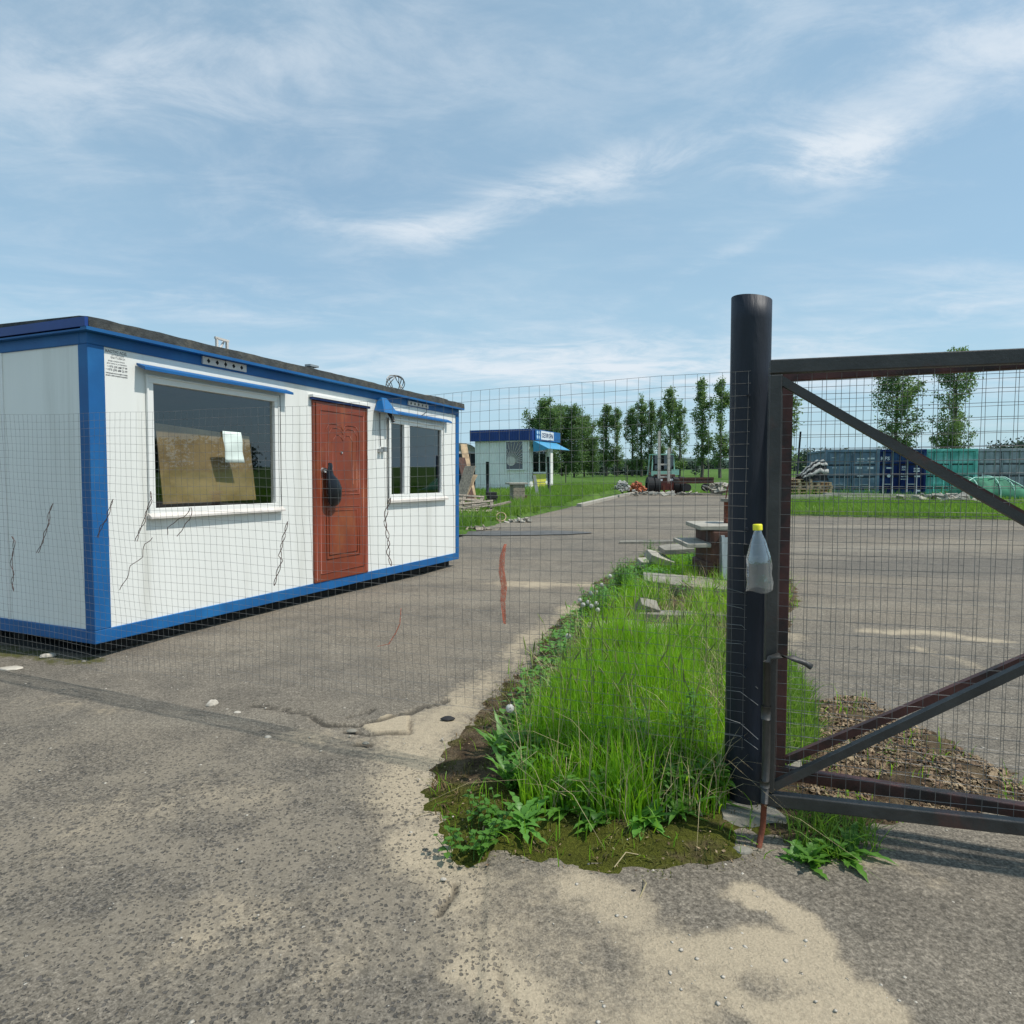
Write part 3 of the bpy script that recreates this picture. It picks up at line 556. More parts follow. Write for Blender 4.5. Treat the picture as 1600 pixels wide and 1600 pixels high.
# roof: thin slab with rough felt edge
b=MB(); n=120
def roof_z(v): return 2.60+.02*math.sin(v*1.3)
us=[-.028+(L_+.09)*i/n for i in range(n+1)]
vsn=[]
for u in us:
    j=.006*mn.noise((u*6,0,0))+.010*mn.noise((u*1.4,3,0))
    vsn+=[(u,-.065+.004*mn.noise((u*9,1,0)),2.523),(u,-.06+.006*mn.noise((u*11,1,0)),2.598+j),(u,.04,2.612+j),(u,W_/2,2.635),(u,W_+.05,2.60),(u,W_+.05,2.523)]
fs=[]
for i in range(n):
    for k in range(5): a=i*6+k; fs.append((a,a+1,a+7,a+6))
fs.append(tuple(range(6))); fs.append(tuple(range(n*6,n*6+6))[::-1]); fs+= [(i*6,(i+1)*6,(i+1)*6+5,i*6+5) for i in range(n)]
b.add(vsn,fs); b.build('roof',M['roofing'],cabin)
def holed(b,u0,u1,w0,w1,holes,vf,vb):
    us=sorted({u0,u1,*[h[0] for h in holes],*[h[1] for h in holes]}); ws=sorted({w0,w1,*[h[2] for h in holes],*[h[3] for h in holes]})
    for i in range(len(us)-1):
        for j in range(len(ws)-1):
            cu,cw=(us[i]+us[i+1])/2,(ws[j]+ws[j+1])/2
            if any(h[0]<cu<h[1] and h[2]<cw<h[3] for h in holes): continue
            a,c,d,e=us[i],us[i+1],ws[j],ws[j+1]
            b.add([(a,vf,d),(c,vf,d),(c,vf,e),(a,vf,e)],[(0,1,2,3)]); b.add([(a,vb,d),(c,vb,d),(c,vb,e),(a,vb,e)],[(3,2,1,0)])
    for h in holes:
        a,c,d,e=h
        b.add([(a,vf,d),(c,vf,d),(c,vf,e),(a,vf,e),(a,vb,d),(c,vb,d),(c,vb,e),(a,vb,e)],[(0,4,5,1),(1,5,6,2),(2,6,7,3),(3,7,4,0)])
H1=(.50,1.985,1.10,2.24); H2=(4.01,5.48,1.14,2.20); HD=(2.53,3.51,.236,2.27)
b=MB(); holed(b,.134,L_-.1,.235,2.41,[H1,H2,HD],.014,.075); b.build('front_panel',M['panel'],cabin)
b=MB(); b.box(.014,.07,.11,1.045,.235,2.41); b.box(.014,.07,1.075,W_-.11,.235,2.41); b.build('end_panel',M['panel_end'],cabin)
b=MB(); b.box(.006,.06,1.045,1.075,.235,2.41); b.build('panel_joint',M['pvc'],cabin)
b=MB(); b.box(L_-.07,L_-.014,.11,W_-.11,.235,2.41); b.box(.134,L_-.1,W_-.07,W_-.014,.235,2.41); b.build('rear_panels',M['panel'],cabin)
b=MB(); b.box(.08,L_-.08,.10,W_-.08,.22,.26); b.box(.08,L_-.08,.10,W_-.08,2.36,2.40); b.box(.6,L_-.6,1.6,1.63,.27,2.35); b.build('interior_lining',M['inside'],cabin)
b=MB()
for v0 in (.12,1.1,W_-.3): b.box(.15,L_-.12,v0,v0+.16,.03,.128)
for u0 in (.1,2.9,5.75): b.box(u0,u0+.12,.2,W_-.15,-.1,.029)
b.build('skid_beams',M['dark'],cabin)
def frame_bars(b,a,c,d,e,t,v0,v1):
    b.box(a,c,v0,v1,d,d+t); b.box(a,c,v0,v1,e-t,e); b.box(a,a+t,v0,v1,d+t,e-t); b.box(c-t,c,v0,v1,d+t,e-t)
win=empty('window'); win.parent=cabin
b=MB(); frame_bars(b,.484,1.998,1.09,2.25,.016,-.012,.012); frame_bars(b,.500,1.982,1.106,2.234,.047,-.004,.06); b.build('frame',M['pvc'],win,bevel=.004)
b=MB(); b.add([(.545,.03,1.15),(1.937,.03,1.15),(1.937,.03,2.19),(.545,.03,2.19)],[(0,1,2,3)]); b.build('pane',M['glass'],win)
b=MB(); b.add([(.47,-.045,1.085),(2.03,-.045,1.085),(2.03,.0,1.115),(.47,.0,1.115),(.47,-.045,1.068),(2.03,-.045,1.068),(2.03,0,1.07),(.47,0,1.07)],[(0,1,2,3),(4,5,1,0),(7,6,5,4),(4,0,3,7),(1,5,6,2)]); b.build('sill',M['sill'],win)
win=empty('window'); win.parent=cabin
b=MB(); frame_bars(b,3.995,5.49,1.13,2.21,.02,-.02,.012); frame_bars(b,4.015,5.47,1.15,2.19,.05,-.004,.06); b.box(4.38,4.52,-.006,.055,1.2,2.14); b.box(4.447,4.453,-.012,-.0061,1.2,2.14); b.build('frame',M['pvc'],win,bevel=.004)
b=MB(); [b.add([(a,.03,1.2),(c,.03,1.2),(c,.03,2.14),(a,.03,2.14)],[(0,1,2,3)]) for a,c in ((4.065,4.38),(4.52,5.42))]; b.build('pane',M['glass_dark'],win)
b=MB(); b.add([(3.98,-.045,1.12),(5.57,-.045,1.12),(5.57,.0,1.15),(3.98,.0,1.15),(3.98,-.045,1.09),(5.57,-.045,1.09),(5.57,0,1.1),(3.98,0,1.1)],[(0,1,2,3),(4,5,1,0),(7,6,5,4),(4,0,3,7),(1,5,6,2)]); b.build('sill',M['sill'],win)
# awnings
def awning(u0,u1,wt,wb,out,name='awning',m='blue'):
    b=MB(); t=.006
    b.add([(u0,-.0,wt),(u1,-.0,wt),(u1,-out,wb),(u0,-out,wb),(u0,-out,wb-.022),(u1,-out,wb-.022),(u0,0,wt-.02),(u1,0,wt-.02),(u1,-out+.01,wb-.022),(u0,-out+.01,wb-.022)],[(0,3,2,1),(3,4,5,2),(6,7,8,9),(4,9,8,5),(0,6,9,3),(1,2,8,7)])
    return b.build(name,M[m],cabin)
awning(.40,2.11,2.33,2.295,.095); awning(3.93,5.62,2.315,2.28,.075)
b=MB(); b.box(2.49,3.56,-.03,.012,2.275,2.298); b.build('door_canopy',M['blue_dark'],cabin); b=MB(); b.box(2.47,3.57,-.05,.010,2.299,2.325); b.build('canopy_cover',M['pvc'],cabin)
# door
dr=empty('door'); dr.parent=cabin
b=MB(); b.box(2.515,3.525,-.012,.05,.236,2.272)
b.build('door_leaf',M['door'],dr,bevel=.01)
b=MB()
def rib(pts,r=.007): b.tube([(u,-.012,w_) for u,w_ in pts],r,5)
def arch(u0,u1,w0,w1,k):
    c=(u0+u1)/2; rib([(u0,w0),(u0,w1-k),(u0+k*.6,w1-k*.3),(c-.05,w1-k*.3),(c,w1-k*.9),(c+.05,w1-k*.3),(u1-k*.6,w1-k*.3),(u1,w1-k),(u1,w0)])
for o_ in (0,.045): arch(2.72+o_,3.34-o_,1.22+o_,2.06-o_,.10); rib([(2.72+o_,1.22+o_),(3.34-o_,1.22+o_)])
for o_ in (0,.045): rib([(2.72+o_,1.08-o_),(2.72+o_,.48+o_),(3.34-o_,.48+o_),(3.34-o_,1.08-o_),(2.72+o_,1.08-o_)])
for o_ in (.12,): arch(2.72+o_,3.34-o_,1.22+o_,2.06-o_,.10)
rib([(2.62,.33),(2.62,2.17),(3.43,2.17),(3.43,.33),(2.62,.33)],.009)
rib([(2.55,.26),(2.55,2.25)],.008); rib([(3.49,.26),(3.49,2.25)],.008)
b.build('moulding',M['door'],dr,smooth=True)
b=MB(); b.tube([(2.998,-.013,1.712),(2.998,-.026,1.712)],.013,10); b.build('peephole',M['steel'],dr,smooth=True)
b=MB(); b.tube([(2.66,-.013,1.50),(2.66,-.05,1.50)],.028,10); b.tube([(2.66,-.045,1.5),(2.72,-.05,1.495)],.012,6); b.build('door_handle',M['steel'],dr,smooth=True)
# lamp hood, cable, socket
b=MB(); b.add([(3.69,0,2.27),(3.98,0,2.27),(3.90,0,2.44),(3.77,0,2.44),(3.67,-.16,2.24),(4.0,-.16,2.24),(3.89,-.05,2.44),(3.78,-.05,2.44)],[(4,5,6,7),(0,4,7,3),(5,1,2,6),(7,6,2,3)])
o=b.build('lamp_hood',M['blue'],cabin); sol=o.modifiers.new('s','SOLIDIFY'); sol.thickness=.006
b=MB(); b.tube([(3.94,-.05,2.26),(3.95,-.09,2.2),(3.97,-.10,2.14)],.025,8); b.build('lamp',M['black'],cabin,smooth=True)
b=MB(); b.tube([(3.80,-.006,2.25),(3.805,-.004,2.0),(3.815,-.006,1.82)],.006,5); b.build('cable',M['black'],cabin); b=MB(); b.tube([(3.985,-.006,2.2),(3.978,-.006,1.6),(3.985,-.006,1.1)],.005,5); b.build('cable',M['black'],cabin); b=MB(); b.tube([(2.01,-.006,2.26),(2.012,-.006,1.6),(2.012,-.006,1.12)],.004,5); b.build('cable',M['black'],cabin); b=MB(); b.tube([(4.98,-.004,2.43),(4.93,-.03,2.36),(4.80,-.02,2.30)],.005,5); b.build('cable',M['black'],cabin)
b=MB(); b.box(3.77,3.83,-.04,.013,1.745,1.79); b.box(3.845,3.905,-.045,.013,1.755,1.815); b.build('socket_box',M['steel'],cabin,bevel=.004)
def vent(u0,u1,w0,w1):
    b=MB(); b.box(u0,(u0+u1)/2-.004,-.018,-.001,w0,w1); b.box((u0+u1)/2+.004,u1,-.018,-.001,w0,w1); b.build('fixing_strip',M['sill'],cabin)
    for k in range(5):
        b=MB(); u=u0+(u1-u0)*(.12+.19*k); c=(w0+w1)/2; b.add([(u-.02,-.019,c),(u,-.019,c-.022),(u+.02,-.019,c),(u,-.019,c+.022),(u,-.025,c)],[(0,1,4),(1,2,4),(2,3,4),(3,0,4)])
        b.build('fixing_hole',M['dark'],cabin)
vent(1.04,1.55,2.425,2.492); vent(4.47,5.01,2.42,2.475)
# printed lines on the wall panel
b=MB()
put_text(b,'КАСТУС АСД',(.150,.0125,2.375),(1,0,0),(0,0,1),.175,.020,bold=.02)
put_text(b,'СТРОЙ',(.200,.0125,2.352),(1,0,0),(0,0,1),.10,.014); put_text(b,'БЫТОВКИ',(.192,.0125,2.332),(1,0,0),(0,0,1),.12,.014)
put_text(b,'аренда и продажа бытовок',(.170,.0125,2.308),(1,0,0),(0,0,1),.14,.012); put_text(b,'доставка и установка',(.160,.0125,2.288),(1,0,0),(0,0,1),.165,.012)
put_text(b,'• +375 (29) 688 77 99',(.160,.0125,2.262),(1,0,0),(0,0,1),.17,.015,bold=.02); put_text(b,'• +375 (29) 688 22 99',(.150,.0125,2.238),(1,0,0),(0,0,1),.18,.015,bold=.02)
put_text(b,'электронная почта и адрес склада',(.148,.0125,2.213),(1,0,0),(0,0,1),.182,.011,bold=.02); put_text(b,'звоните в рабочее время ежедневно',(.148,.0125,2.195),(1,0,0),(0,0,1),.182,.011,bold=.02)
b.build('printed_notice',mat('faded_black_print',(.10,.10,.11),.7,0,.1,5),cabin)
# things inside and on the cabin
def at_cabin(o): o.matrix_world=CM; return o
b=MB(); b.add([(.70,.10,1.70-.52),(1.77,.10,1.19),(1.79,.20,1.83),(.72,.20,1.88)],[(0,1,2,3)]); o=b.build('plywood_board',M['ply']); o.modifiers.new('s','SOLIDIFY').thickness=.012; at_cabin(o)
tag(o,'stained brown plywood board leaning inside behind the large cabin window','board')
b=MB(); n=6
vs=[(1.275+.225*i/n+ .004*k,.014+.006*math.sin(k*1.1+i*.4),1.845-.29*k/8) for k in range(9) for i in range(n+1)]
b.add(vs,[(k*(n+1)+i,k*(n+1)+i+1,(k+1)*(n+1)+i+1,(k+1)*(n+1)+i) for k in range(8) for i in range(n)]); o=b.build('paper_sheet',M['paper'],smooth=True); o.modifiers.new('s','SOLIDIFY').thickness=.0015; at_cabin(o)
tag(o,'pale blank paper sheet stuck on the large cabin window glass','paper')
# cut black plastic bottle hanging over the door handle
b=MB(); n=16; prof=[(.001,1.585),(.028,1.58),(.04,1.55),(.045,1.50),(.055,1.45),(.10,1.38),(.118,1.30),(.118,1.22),(.105,1.15),(.07,1.11),(.035,1.09)]
vs=[];fs=[]
for r,w_ in prof:
    for k in range(n): th=2*PI*k/n; vs.append((2.725+(.05 if w_<1.42 else -.03)*sstep(np.array([1.5-w_]),0,.2)[0]+r*math.cos(th)+.008*math.sin(w_*40+k),-.055-r*.5*(1+math.sin(th))*.6,w_))
for i in range(len(prof)-1):
    for k in range(n): fs.append((i*n+k,i*n+(k+1)%n,(i+1)*n+(k+1)%n,(i+1)*n+k))
b.add(vs,fs); o=b.build('handle_cover',M['black'],smooth=True); at_cabin(o); tag(o,'black cut plastic cover hanging over the red-brown door handle','cover')
b=MB(); b.bar((1.26,.05,2.61),(1.26,.05,2.70),.02,.02); b.bar((1.38,.05,2.61),(1.38,.05,2.69),.02,.02); b.bar((1.24,.05,2.70),(1.40,.05,2.695),.02,.02); b.bar((1.30,.05,2.61),(1.37,.08,2.69),.015,.015)
o=b.build('roof_bracket',M['sill']); at_cabin(o); tag(o,'small pale bracket standing on the cabin roof edge above the large window','bracket')
b=MB(); b.tube([(2.6,.08,2.60),(2.6,.08,2.645)],.02,8); b.box(2.54,2.68,.04,.12,2.646,2.668); o=b.build('roof_vent',M['steel']); at_cabin(o); tag(o,'small flat topped vent stub on the cabin roof left of the door','vent')
b=MB()
for k in range(5):
    r=.16+.02*random.random(); pts=[(4.72+r*math.cos(t)+.03*k,.35+.05*math.sin(2*t+k)+.02*k,2.73+r*.75*math.sin(t)+.01*k) for t in np.linspace(0,2*PI,25)]; b.tube(pts,.007,4)
b.tube([(4.9,.3,2.63),(5.2,.1,2.64),(5.6,.15,2.66),(5.8,.1,2.64)],.008,4)
o=b.build('cable_coil',M['wire']); at_cabin(o); tag(o,'loose wire coil lying on the far end of the cabin roof','wire coil')

def gauze():
    m=bpy.data.materials.new('faded_ribbon'); m.use_nodes=True; K=N(m.node_tree); K.n.clear(); P=K.new('ShaderNodeTexCoord').outputs['Object']
    d=K.new('ShaderNodeBsdfDiffuse',{'Color':(.78,.22,.13,1)}); t=K.new('ShaderNodeBsdfTransparent')
    K.new('ShaderNodeOutputMaterial',{0:K.new('ShaderNodeMixShader',{0:K.ramp(K.noise(P,60,4,.6),.3,.7,.25,.75),1:t.outputs[0],2:d.outputs[0]}).outputs[0]}); return m
M['ribbon']=gauze()
# ---------------------------------------------------------------- big post, fence, gate
def wavy(x,z,s=1.): return .034*mn.noise((x*.9,z*1.1,s))+.008*mn.noise((x*5,z*5,s+4))
def mesh_panel(b,p0,d,length,z0f,z1f,cell,r,nrm,amp=1.,seed=1.,ends=None):
    d=Vector(d).normalized(); nrm=Vector(nrm); nx=int(length/cell); 
    def pt(s,z): 
        o=wavy(s,z,seed)*amp; j=.010*mn.noise((s*1.7,z*2.0,seed+9))*amp
        return Vector(p0)+d*(s+j)+nrm*o+Vector((0,0,z+.016*mn.noise((s*1.1,z*1.2,seed+5))*amp+.004*mn.noise((s*6,z*3,seed+7))*amp))
    for i in range(nx+1):
        s=i*cell; z0,z1=z0f(s),z1f(s); m_=max(3,int((z1-z0)/.12)); b.tube([pt(s,z0+(z1-z0)*k/m_) for k in range(m_+1)],r,3,cap=False)
    zt=z1f(length*.5); k=0
    while True:
        z=zt-k*cell; 
        s0=0.; m_=max(4,int(length/.12)); pts=[]
        for i in range(m_+1):
            s=length*i/m_; zz_=z+(z1f(s)-zt)
            if zz_>=z0f(s)-.01: pts.append(pt(s,zz_))
        if len(pts)<3: break
        b.tube(pts,r,3,cap=False); k+=1
        if z<.1: break
PC=Vector((.992,2.76,0))
post=empty('gate_post',PC,label='tall thick round dark steel post between the mesh fence and the gate',cat='post')
b=MB(); n=40; R_=.080; vs=[];fs=[]
zl=[-.15,.3,.8,1.3,1.7,2.05]
for z_ in zl:
    for k in range(n): th=2*PI*k/n; vs.append((R_*math.cos(th),R_*math.sin(th),z_))
for k in range(n): th=2*PI*k/n; vs.append((R_*math.cos(th),R_*math.sin(th),2.138-.012*math.cos(th)))
for i in range(len(zl)):
    for k in range(n): fs.append((i*n+k,i*n+(k+1)%n,(i+1)*n+(k+1)%n,(i+1)*n+k))
b.add(vs,fs); o=b.build('post_tube',M['post'],post,smooth=True); s_=o.modifiers.new('s','SOLIDIFY'); s_.thickness=.006
for z_,ax in ((1.74,-.6),(1.2,-.6),(1.12,-.62),(.95,-.55),(.62,-.4),(.33,-.55)):
    b=MB(); b.tube([(-.02+.03*ax,-R_-.002,z_),(-.02+.03*ax,-R_-.02,z_)],.006,6)
    b.build('wire_hook',M['post'],post)
b=MB(); b.add([(-.16,-.2,-.02),(.12,-.24,-.02),(.26,-.08,-.02),(.2,.15,-.02),(-.12,.18,-.02),(-.14,-.17,.035),(.1,-.2,.02),(.22,-.07,.03),(.17,.12,.04),(-.1,.15,.05)],[(0,1,6,5),(1,2,7,6),(2,3,8,7),(3,4,9,8),(4,0,5,9),(5,6,7,8,9)])
b.build('concrete_footing',M['conc'],post)
fd=Vector((4.76,-2.115,0)); FL=fd.length; fdn=fd.normalized(); fnr=Vector((fdn.y,-fdn.x,0))
F0=Vector((-3.80,4.785,0))
fence=empty('mesh_fence',F0,label='rusty welded wire mesh fence between the left edge post and the big dark post',cat='fence')
ftop=lambda s:1.86-.045*math.sin(PI*min(s/4.9,1))-.02*s/5; fbot=lambda s:.12+.16*sstep(np.array([s]),.8,4.2)[0]
b=MB(); mesh_panel(b,(0,0,0),fdn,FL-.0,fbot,ftop,.05,.00085,fnr); b.build('wire_mesh',M['wire'],fence)
b=MB(); b.tube([(-.075,.03,-.1),(-.06,.03,1.0),(-.07,.03,1.9)],.032,12); b.build('fence_post',M['post'],fence,smooth=True)
b=MB()
for z_ in (.95,.88,.80,.72,.60,.52,.40,.33): 
    a=Vector(fdn)*(FL-.08)+Vector((0,0,z_)); b.tube([a,a+Vector((.06,-.015,-.02+.02*random.random())),a+Vector((.13,-.04+.05*random.random(),-.05-.03*random.random()))],.0014,4)
b.build('loose_wire_ends',M['wire_light'],fence)
def on_fence(px,py,off=.012):
    d=CR*((px-800)/F)+CD*((py-800)/F)+_f; c=Vector((0,0,H)); n_=fnr; t=(F0-c).dot(n_)/d.dot(n_); p=c+d*t; return p-d.normalized()*off
TW=[([(18,838),(22,845),(20,862),(17,880),(21,897),(18,910),(21,924)],'twisted rusty wire on the fence at the left edge of the cabin end wall','twist',1),
    ([(82,787),(76,802),(76,818),(70,832),(66,848),(58,864)],'twisted dark wire hanging on the fence before the middle of the cabin end wall','twist',1),
    ([(176,780),(171,795),(166,812),(158,822),(152,840)],'reddish twisted wire on the fence in front of the blue corner post','twist',1),
    ([(235,768),(236,782),(228,800),(225,815),(217,830),(212,846)],'wavy wire on the fence before the left edge of the large window','twist',1),
    ([(297,793),(288,808),(276,812),(264,824),(260,836)],'left one of two wavy wires on the fence under the large window sill','twist',0),
    ([(299,793),(297,812),(285,825),(278,838)],'right one of two wavy wires on the fence under the large window sill','twist',0),
    ([(238,840),(227,850),(222,870),(205,884),(198,902),(188,922)],'long wavy wire on the fence low down before the white wall left of the door','twist',0),
    ([(449,815),(444,835),(440,850),(437,868),(440,876),(433,895),(428,915)],'twisted pale wire on the fence just left of the red-brown door','twist',1),
    ([(610,778),(604,795),(601,815),(605,835),(607,850),(606,865),(611,884)],'twisted wire on the fence under the small window right of the door','twist',1)]
for pts,lab,mt,dbl in TW:
    b=MB(); P_=[on_fence(*q) for q in pts]; base=P_[0].copy(); fine=[]
    for a,c in zip(P_[:-1],P_[1:]):
        for k in range(4): fine.append(a.lerp(c,k/4))
    fine.append(P_[-1]); 
    off=lambda k,s:Vector((fdn.x,fdn.y,0))*(.009*math.sin(k*.9)*s)
    b.tube([p-base+off(k,1) for k,p in enumerate(fine)],.0022,5)
    if dbl: b.tube([p-base-off(k,1)-fnr*.004 for k,p in enumerate(fine)],.0022,5)
    o=b.build('twisted_wire',M['twist'],smooth=True); o.location=base; tag(o,lab,'wire','twisted wires hung on the mesh fence')
for pts,wd,lab in (([(790,850),(785,870),(784,893),(788,915),(786,940),(789,975)],.034,'faded orange ribbon tied vertically on the fence over the asphalt yard'),([(627,950),(625,975),(618,990),(608,1006),(590,1010)],.009,'faint faded red ribbon low on the fence in front of the asphalt beyond the door')):
    b=MB(); P_=[on_fence(*q) for q in pts]; base=P_[0].copy(); vs=[]
    for k,p in enumerate(P_): 
        ww=wd*(.25+.75*math.sin(PI*(k+.5)/len(P_))); vs+=[p-base-fdn*ww*.5,p-base+fdn*ww*.5+fnr*.003]
    b.add(vs,[(2*k,2*k+1,2*k+3,2*k+2) for k in range(len(P_)-1)]); o=b.build('ribbon',M['ribbon'],smooth=True); o.location=base; o.modifiers.new('s','SOLIDIFY').thickness=.001; tag(o,lab,'ribbon')
# gate leaves
def gate_leaf(p0,p1,m,lab,seed,zt=1.82,zb=.173,lower=.745):
    p0=Vector((*p0,0));d=(Vector((*p1,0))-p0).normalized(); n_=Vector((d.y,-d.x,0))  # towards camera
    ang=math.atan2(d.y,d.x); g=empty('gate_leaf',p0,ang,lab,'gate','two leaves of the folded mesh gate'); Lg=2.35; t=.05
    b=MB(); b.box(0,Lg,-.02,.02,zt-.026,zt+.025); b.build('top_rail',m,g,bevel=.004)
    b=MB(); b.box(0,Lg,-.02,.02,zb-.026,zb+.024); b.build('bottom_rail',m,g,bevel=.004)
    for u0 in (0,Lg-.042): b=MB(); b.box(u0,u0+.042,-.021,.021,zb+.03,zt-.03); b.build('stile',m,g,bevel=.004)
    b=MB(); s1=(1.23-zt+.05)/.84; b.bar((.03,0,zt-.045),(1.55,0,zt-.045+1.52*s1*1.0),.030,.030); b.build('upper_brace',m,g)
    b=MB(); s2=(lower-zb-.03)/.84; b.bar((.04,0,zb+.05),(1.55,0,zb+.05+1.51*s2),.030,.030); b.build('lower_brace',m,g)
    b=MB(); mesh_panel(b,(.0,.030,0),(1,0,0),Lg,lambda s:zb-.04,lambda s:zt+.0,.05,.00105,(0,-1,0),.35,seed); b.build('wire_mesh',M['wire'],g)
    return g
g1=gate_leaf((.962,2.475),(1.774,2.26),M['gate'],'nearer dark leaf of the folded steel mesh gate, standing in front',3.)
g2_=gate_leaf((1.10,2.70),(1.87,2.375),M['gate_rust'],'rear reddish-brown leaf of the folded mesh gate, hung on the big post',8.)
b=MB(); b.tube([(0,.0,.72),(0.005,0,.35),(.0,0,.172)],.0135,10); b.tube([(0,0,.55),(0,0,.50)],.018,10); b.tube([(0,0,.26),(0,0,.235)],.018,10)
bolt=b.build('drop_bolt',M['gate'],g1,smooth=True); bolt.location=(.004,-.042,0); bolt['label']='dark vertical drop bolt tube on the front stile'
b=MB(); b.tube([(0,0,.18),(-.004,0,.08),(-.018,-.01,.0)],.011,8); o=b.build('bolt_tip',M['rust'],bolt,smooth=True)
b=MB(); P_=[(0,0,.70),(.012,0,.735),(.04,0,.745),(.09,0,.74),(.135,0,.722),(.155,0,.71)]; b.tube(P_,[.011,.011,.012,.012,.010,.012],8); b.build('bolt_handle',M['gate'],bolt,smooth=True)
b=MB(); b.box(-.085,.0,-.034,-.024,1.12,1.16); b.box(-.075,-.035,-.055,-.036,1.05,1.115); b.build('hasp_and_padlock',M['dark'],g1)
# clear bottle
bt=empty('plastic_bottle',(.905,2.385,1.0),label='clear cut-off plastic bottle with yellow cap hanging over the gate lock',cat='bottle')
b=MB(); b.lathe((0,0,0),[(.0475,.0),(.046,.03),(.045,.06),(.0455,.09),(.043,.12),(.036,.15),(.027,.18),(.0175,.205),(.0135,.215),(.0135,.232)],32)
b.v=[(x*(1+.05*math.sin(z*90+3*math.atan2(y,x))),y*(.9+.05*math.sin(z*70)),z-(.004*math.sin(3*math.atan2(y,x)) if z<.01 else 0)) for x,y,z in b.v]
o=b.build('bottle_body',M['bottle'],bt,smooth=True)
b=MB(); b.lathe((0,0,.222),[(.0168,0),(.0168,.018),(.0155,.021),(.0001,.0212)],28); b.build('cap',M['cap'],bt,smooth=True); 
bt.rotation_euler=(0,math.radians(-3),0)
#%%FAR
# ---------------------------------------------------------------- kiosk
kx=Vector((-.93,.37,0)).normalized(); ka=math.atan2(kx.y,kx.x)
# local X: along the side wall to the left; local Y: outwards of the sign wall is -Y... build with X=side wall, Y=depth along the sign wall
KM=Matrix.Identity(4); ky=Vector((.37,.93,0)).normalized()
for j in range(3): KM[j][0]=kx[j]; KM[j][1]=ky[j]; KM[j][2]=(0,0,1)[j]
KM[0][3],KM[1][3],KM[2][3]=.94,36.,.15
kiosk=empty('kiosk',mtx=KM,label='small white corrugated metal kiosk with blue roof band and sloping blue awning',cat='kiosk')
def corr(b,p0,ax,L,z0,z1,nr,amp=.022,per=.16):
    n=int(L/per)*4; ax=Vector(ax);nr=Vector(nr);vs=[]
    for i in range(n+1):
        o=(0,amp,amp,0)[i%4]; p=Vector(p0)+ax*(L*i/n)+nr*o; vs+=[(p.x,p.y,z0),(p.x,p.y,z1)]
    b.add(vs,[(2*i,2*i+2,2*i+3,2*i+1) for i in range(n)])
M['corr']=mat('white_corrugated_sheet',(.88,.86,.82),.6,0,.06,2,col2=(.78,.79,.76),c2scale=1.5)
b=MB(); b.box(.03,3.17,.03,4.3,-.1,2.9); corr(b,(0,0,0),(1,0,0),1.15+.0,-.1,2.88,(0,-1,0),.05) ; corr(b,(1.25,0,0),(1,0,0),1.95,-.1,2.88,(0,-1,0),.05); corr(b,(0.05,-.01,0),(1,0,0),1.2,-.1,1.2,(0,-1,0)); b.box(-.02,.12,-.05,.0,-.1,2.88); b.box(3.1,3.2,-.05,.02,-.1,2.88)
b.build('wall',M['corr'],kiosk)
b=MB()
b.box(-.2,3.42,-.2,4.6,2.86,2.9)
corr(b,(-.24,-.22,0),(1,0,0),3.68,2.84,3.46,(0,-1,0),.03,.14); corr(b,(-.26,-.22,0),(0,1,0),4.9,2.84,3.46,(-1,0,0),.03,.14); b.box(-.22,3.42,-.19,4.6,2.91,3.42)
b.build('roof_band',M['blue_dark'],kiosk)
kw=empty('window'); kw.parent=kiosk
b=MB(); frame_bars(b,.25,1.35,1.22,2.86,.07,-.13,.0); b.box(.08,.25,-.07,0,1.2,2.88); b.box(1.35,1.65,-.06,0,2.55,2.88); b.box(-.05,1.85,-.12,0,2.80,2.87); b.build('frame',M['pvc'],kw)
b=MB(); b.box(.32,1.28,-.09,-.08,1.29,2.79); b.build('pane',M['glass_dark'],kw)
b=MB()
for k in range(19):
    th=math.radians(-10+k*11); c=(1.0,1.72); 
    L=3.; dx,dz=-math.cos(th),math.sin(th); 
    t=min([((.34-c[0])/dx if dx<0 else (1.26-c[0])/dx) if abs(dx)>1e-6 else 9, ((1.31-c[1])/dz if dz<0 else (2.77-c[1])/dz) if abs(dz)>1e-6 else 9])
    if t>.28: b.tube([(c[0]+dx*.2,-.11,c[1]+dz*.2),(c[0]+dx*t,-.11,c[1]+dz*t)],.018,4)
b.tube([(1.0,-.10,1.72),(1.0,-.12,1.72)],.26,20)
b.build('sunburst_grille',M['sill'],kw)
b=MB(); b.box(-.05,-.01,.0,.35,-.1,2.85); b.box(-.05,-.01,3.0,3.3,-.1,2.85); b.box(-.04,0,.3,3.0,-.1,.75); b.build('front_trim',M['pvc'],kiosk)
kw=empty('window'); kw.parent=kiosk
b=MB(); b.box(-.06,-.03,.4,.5,1.1,2.5); b.box(-.06,-.03,1.5,1.65,1.1,2.5); b.box(-.06,-.03,2.7,2.8,1.1,2.5); b.box(-.059,-.03,.5,2.7,1.04,1.12); b.build('frame',M['pvc'],kw)
b=MB(); b.box(-.045,-.04,.5,1.5,1.12,2.6); b.box(-.045,-.04,1.65,2.7,1.12,2.6); b.build('pane',M['glass_dark'],kw)
b=MB(); b.box(-.11,-.07,.5,2.6,.55,1.0); b.box(-.16,-.07,.6,2.4,.2,.5); b.build('yellow_board',M['yellow'],kiosk)
b=MB(); b.add([(-.3,-.15,2.82),(-.3,3.9,2.82),(-1.15,3.9,2.38),(-1.15,-.0,2.38),(-.3,-.1,2.2)],[(0,1,2,3),(0,3,4)]); o=b.build('awning',mat('pale_blue_sheet',(.06,.30,.50),.4,0,.1,3),kiosk); o.modifiers.new('s','SOLIDIFY').thickness=.03  # awning sheet is a paler blue than the roof band
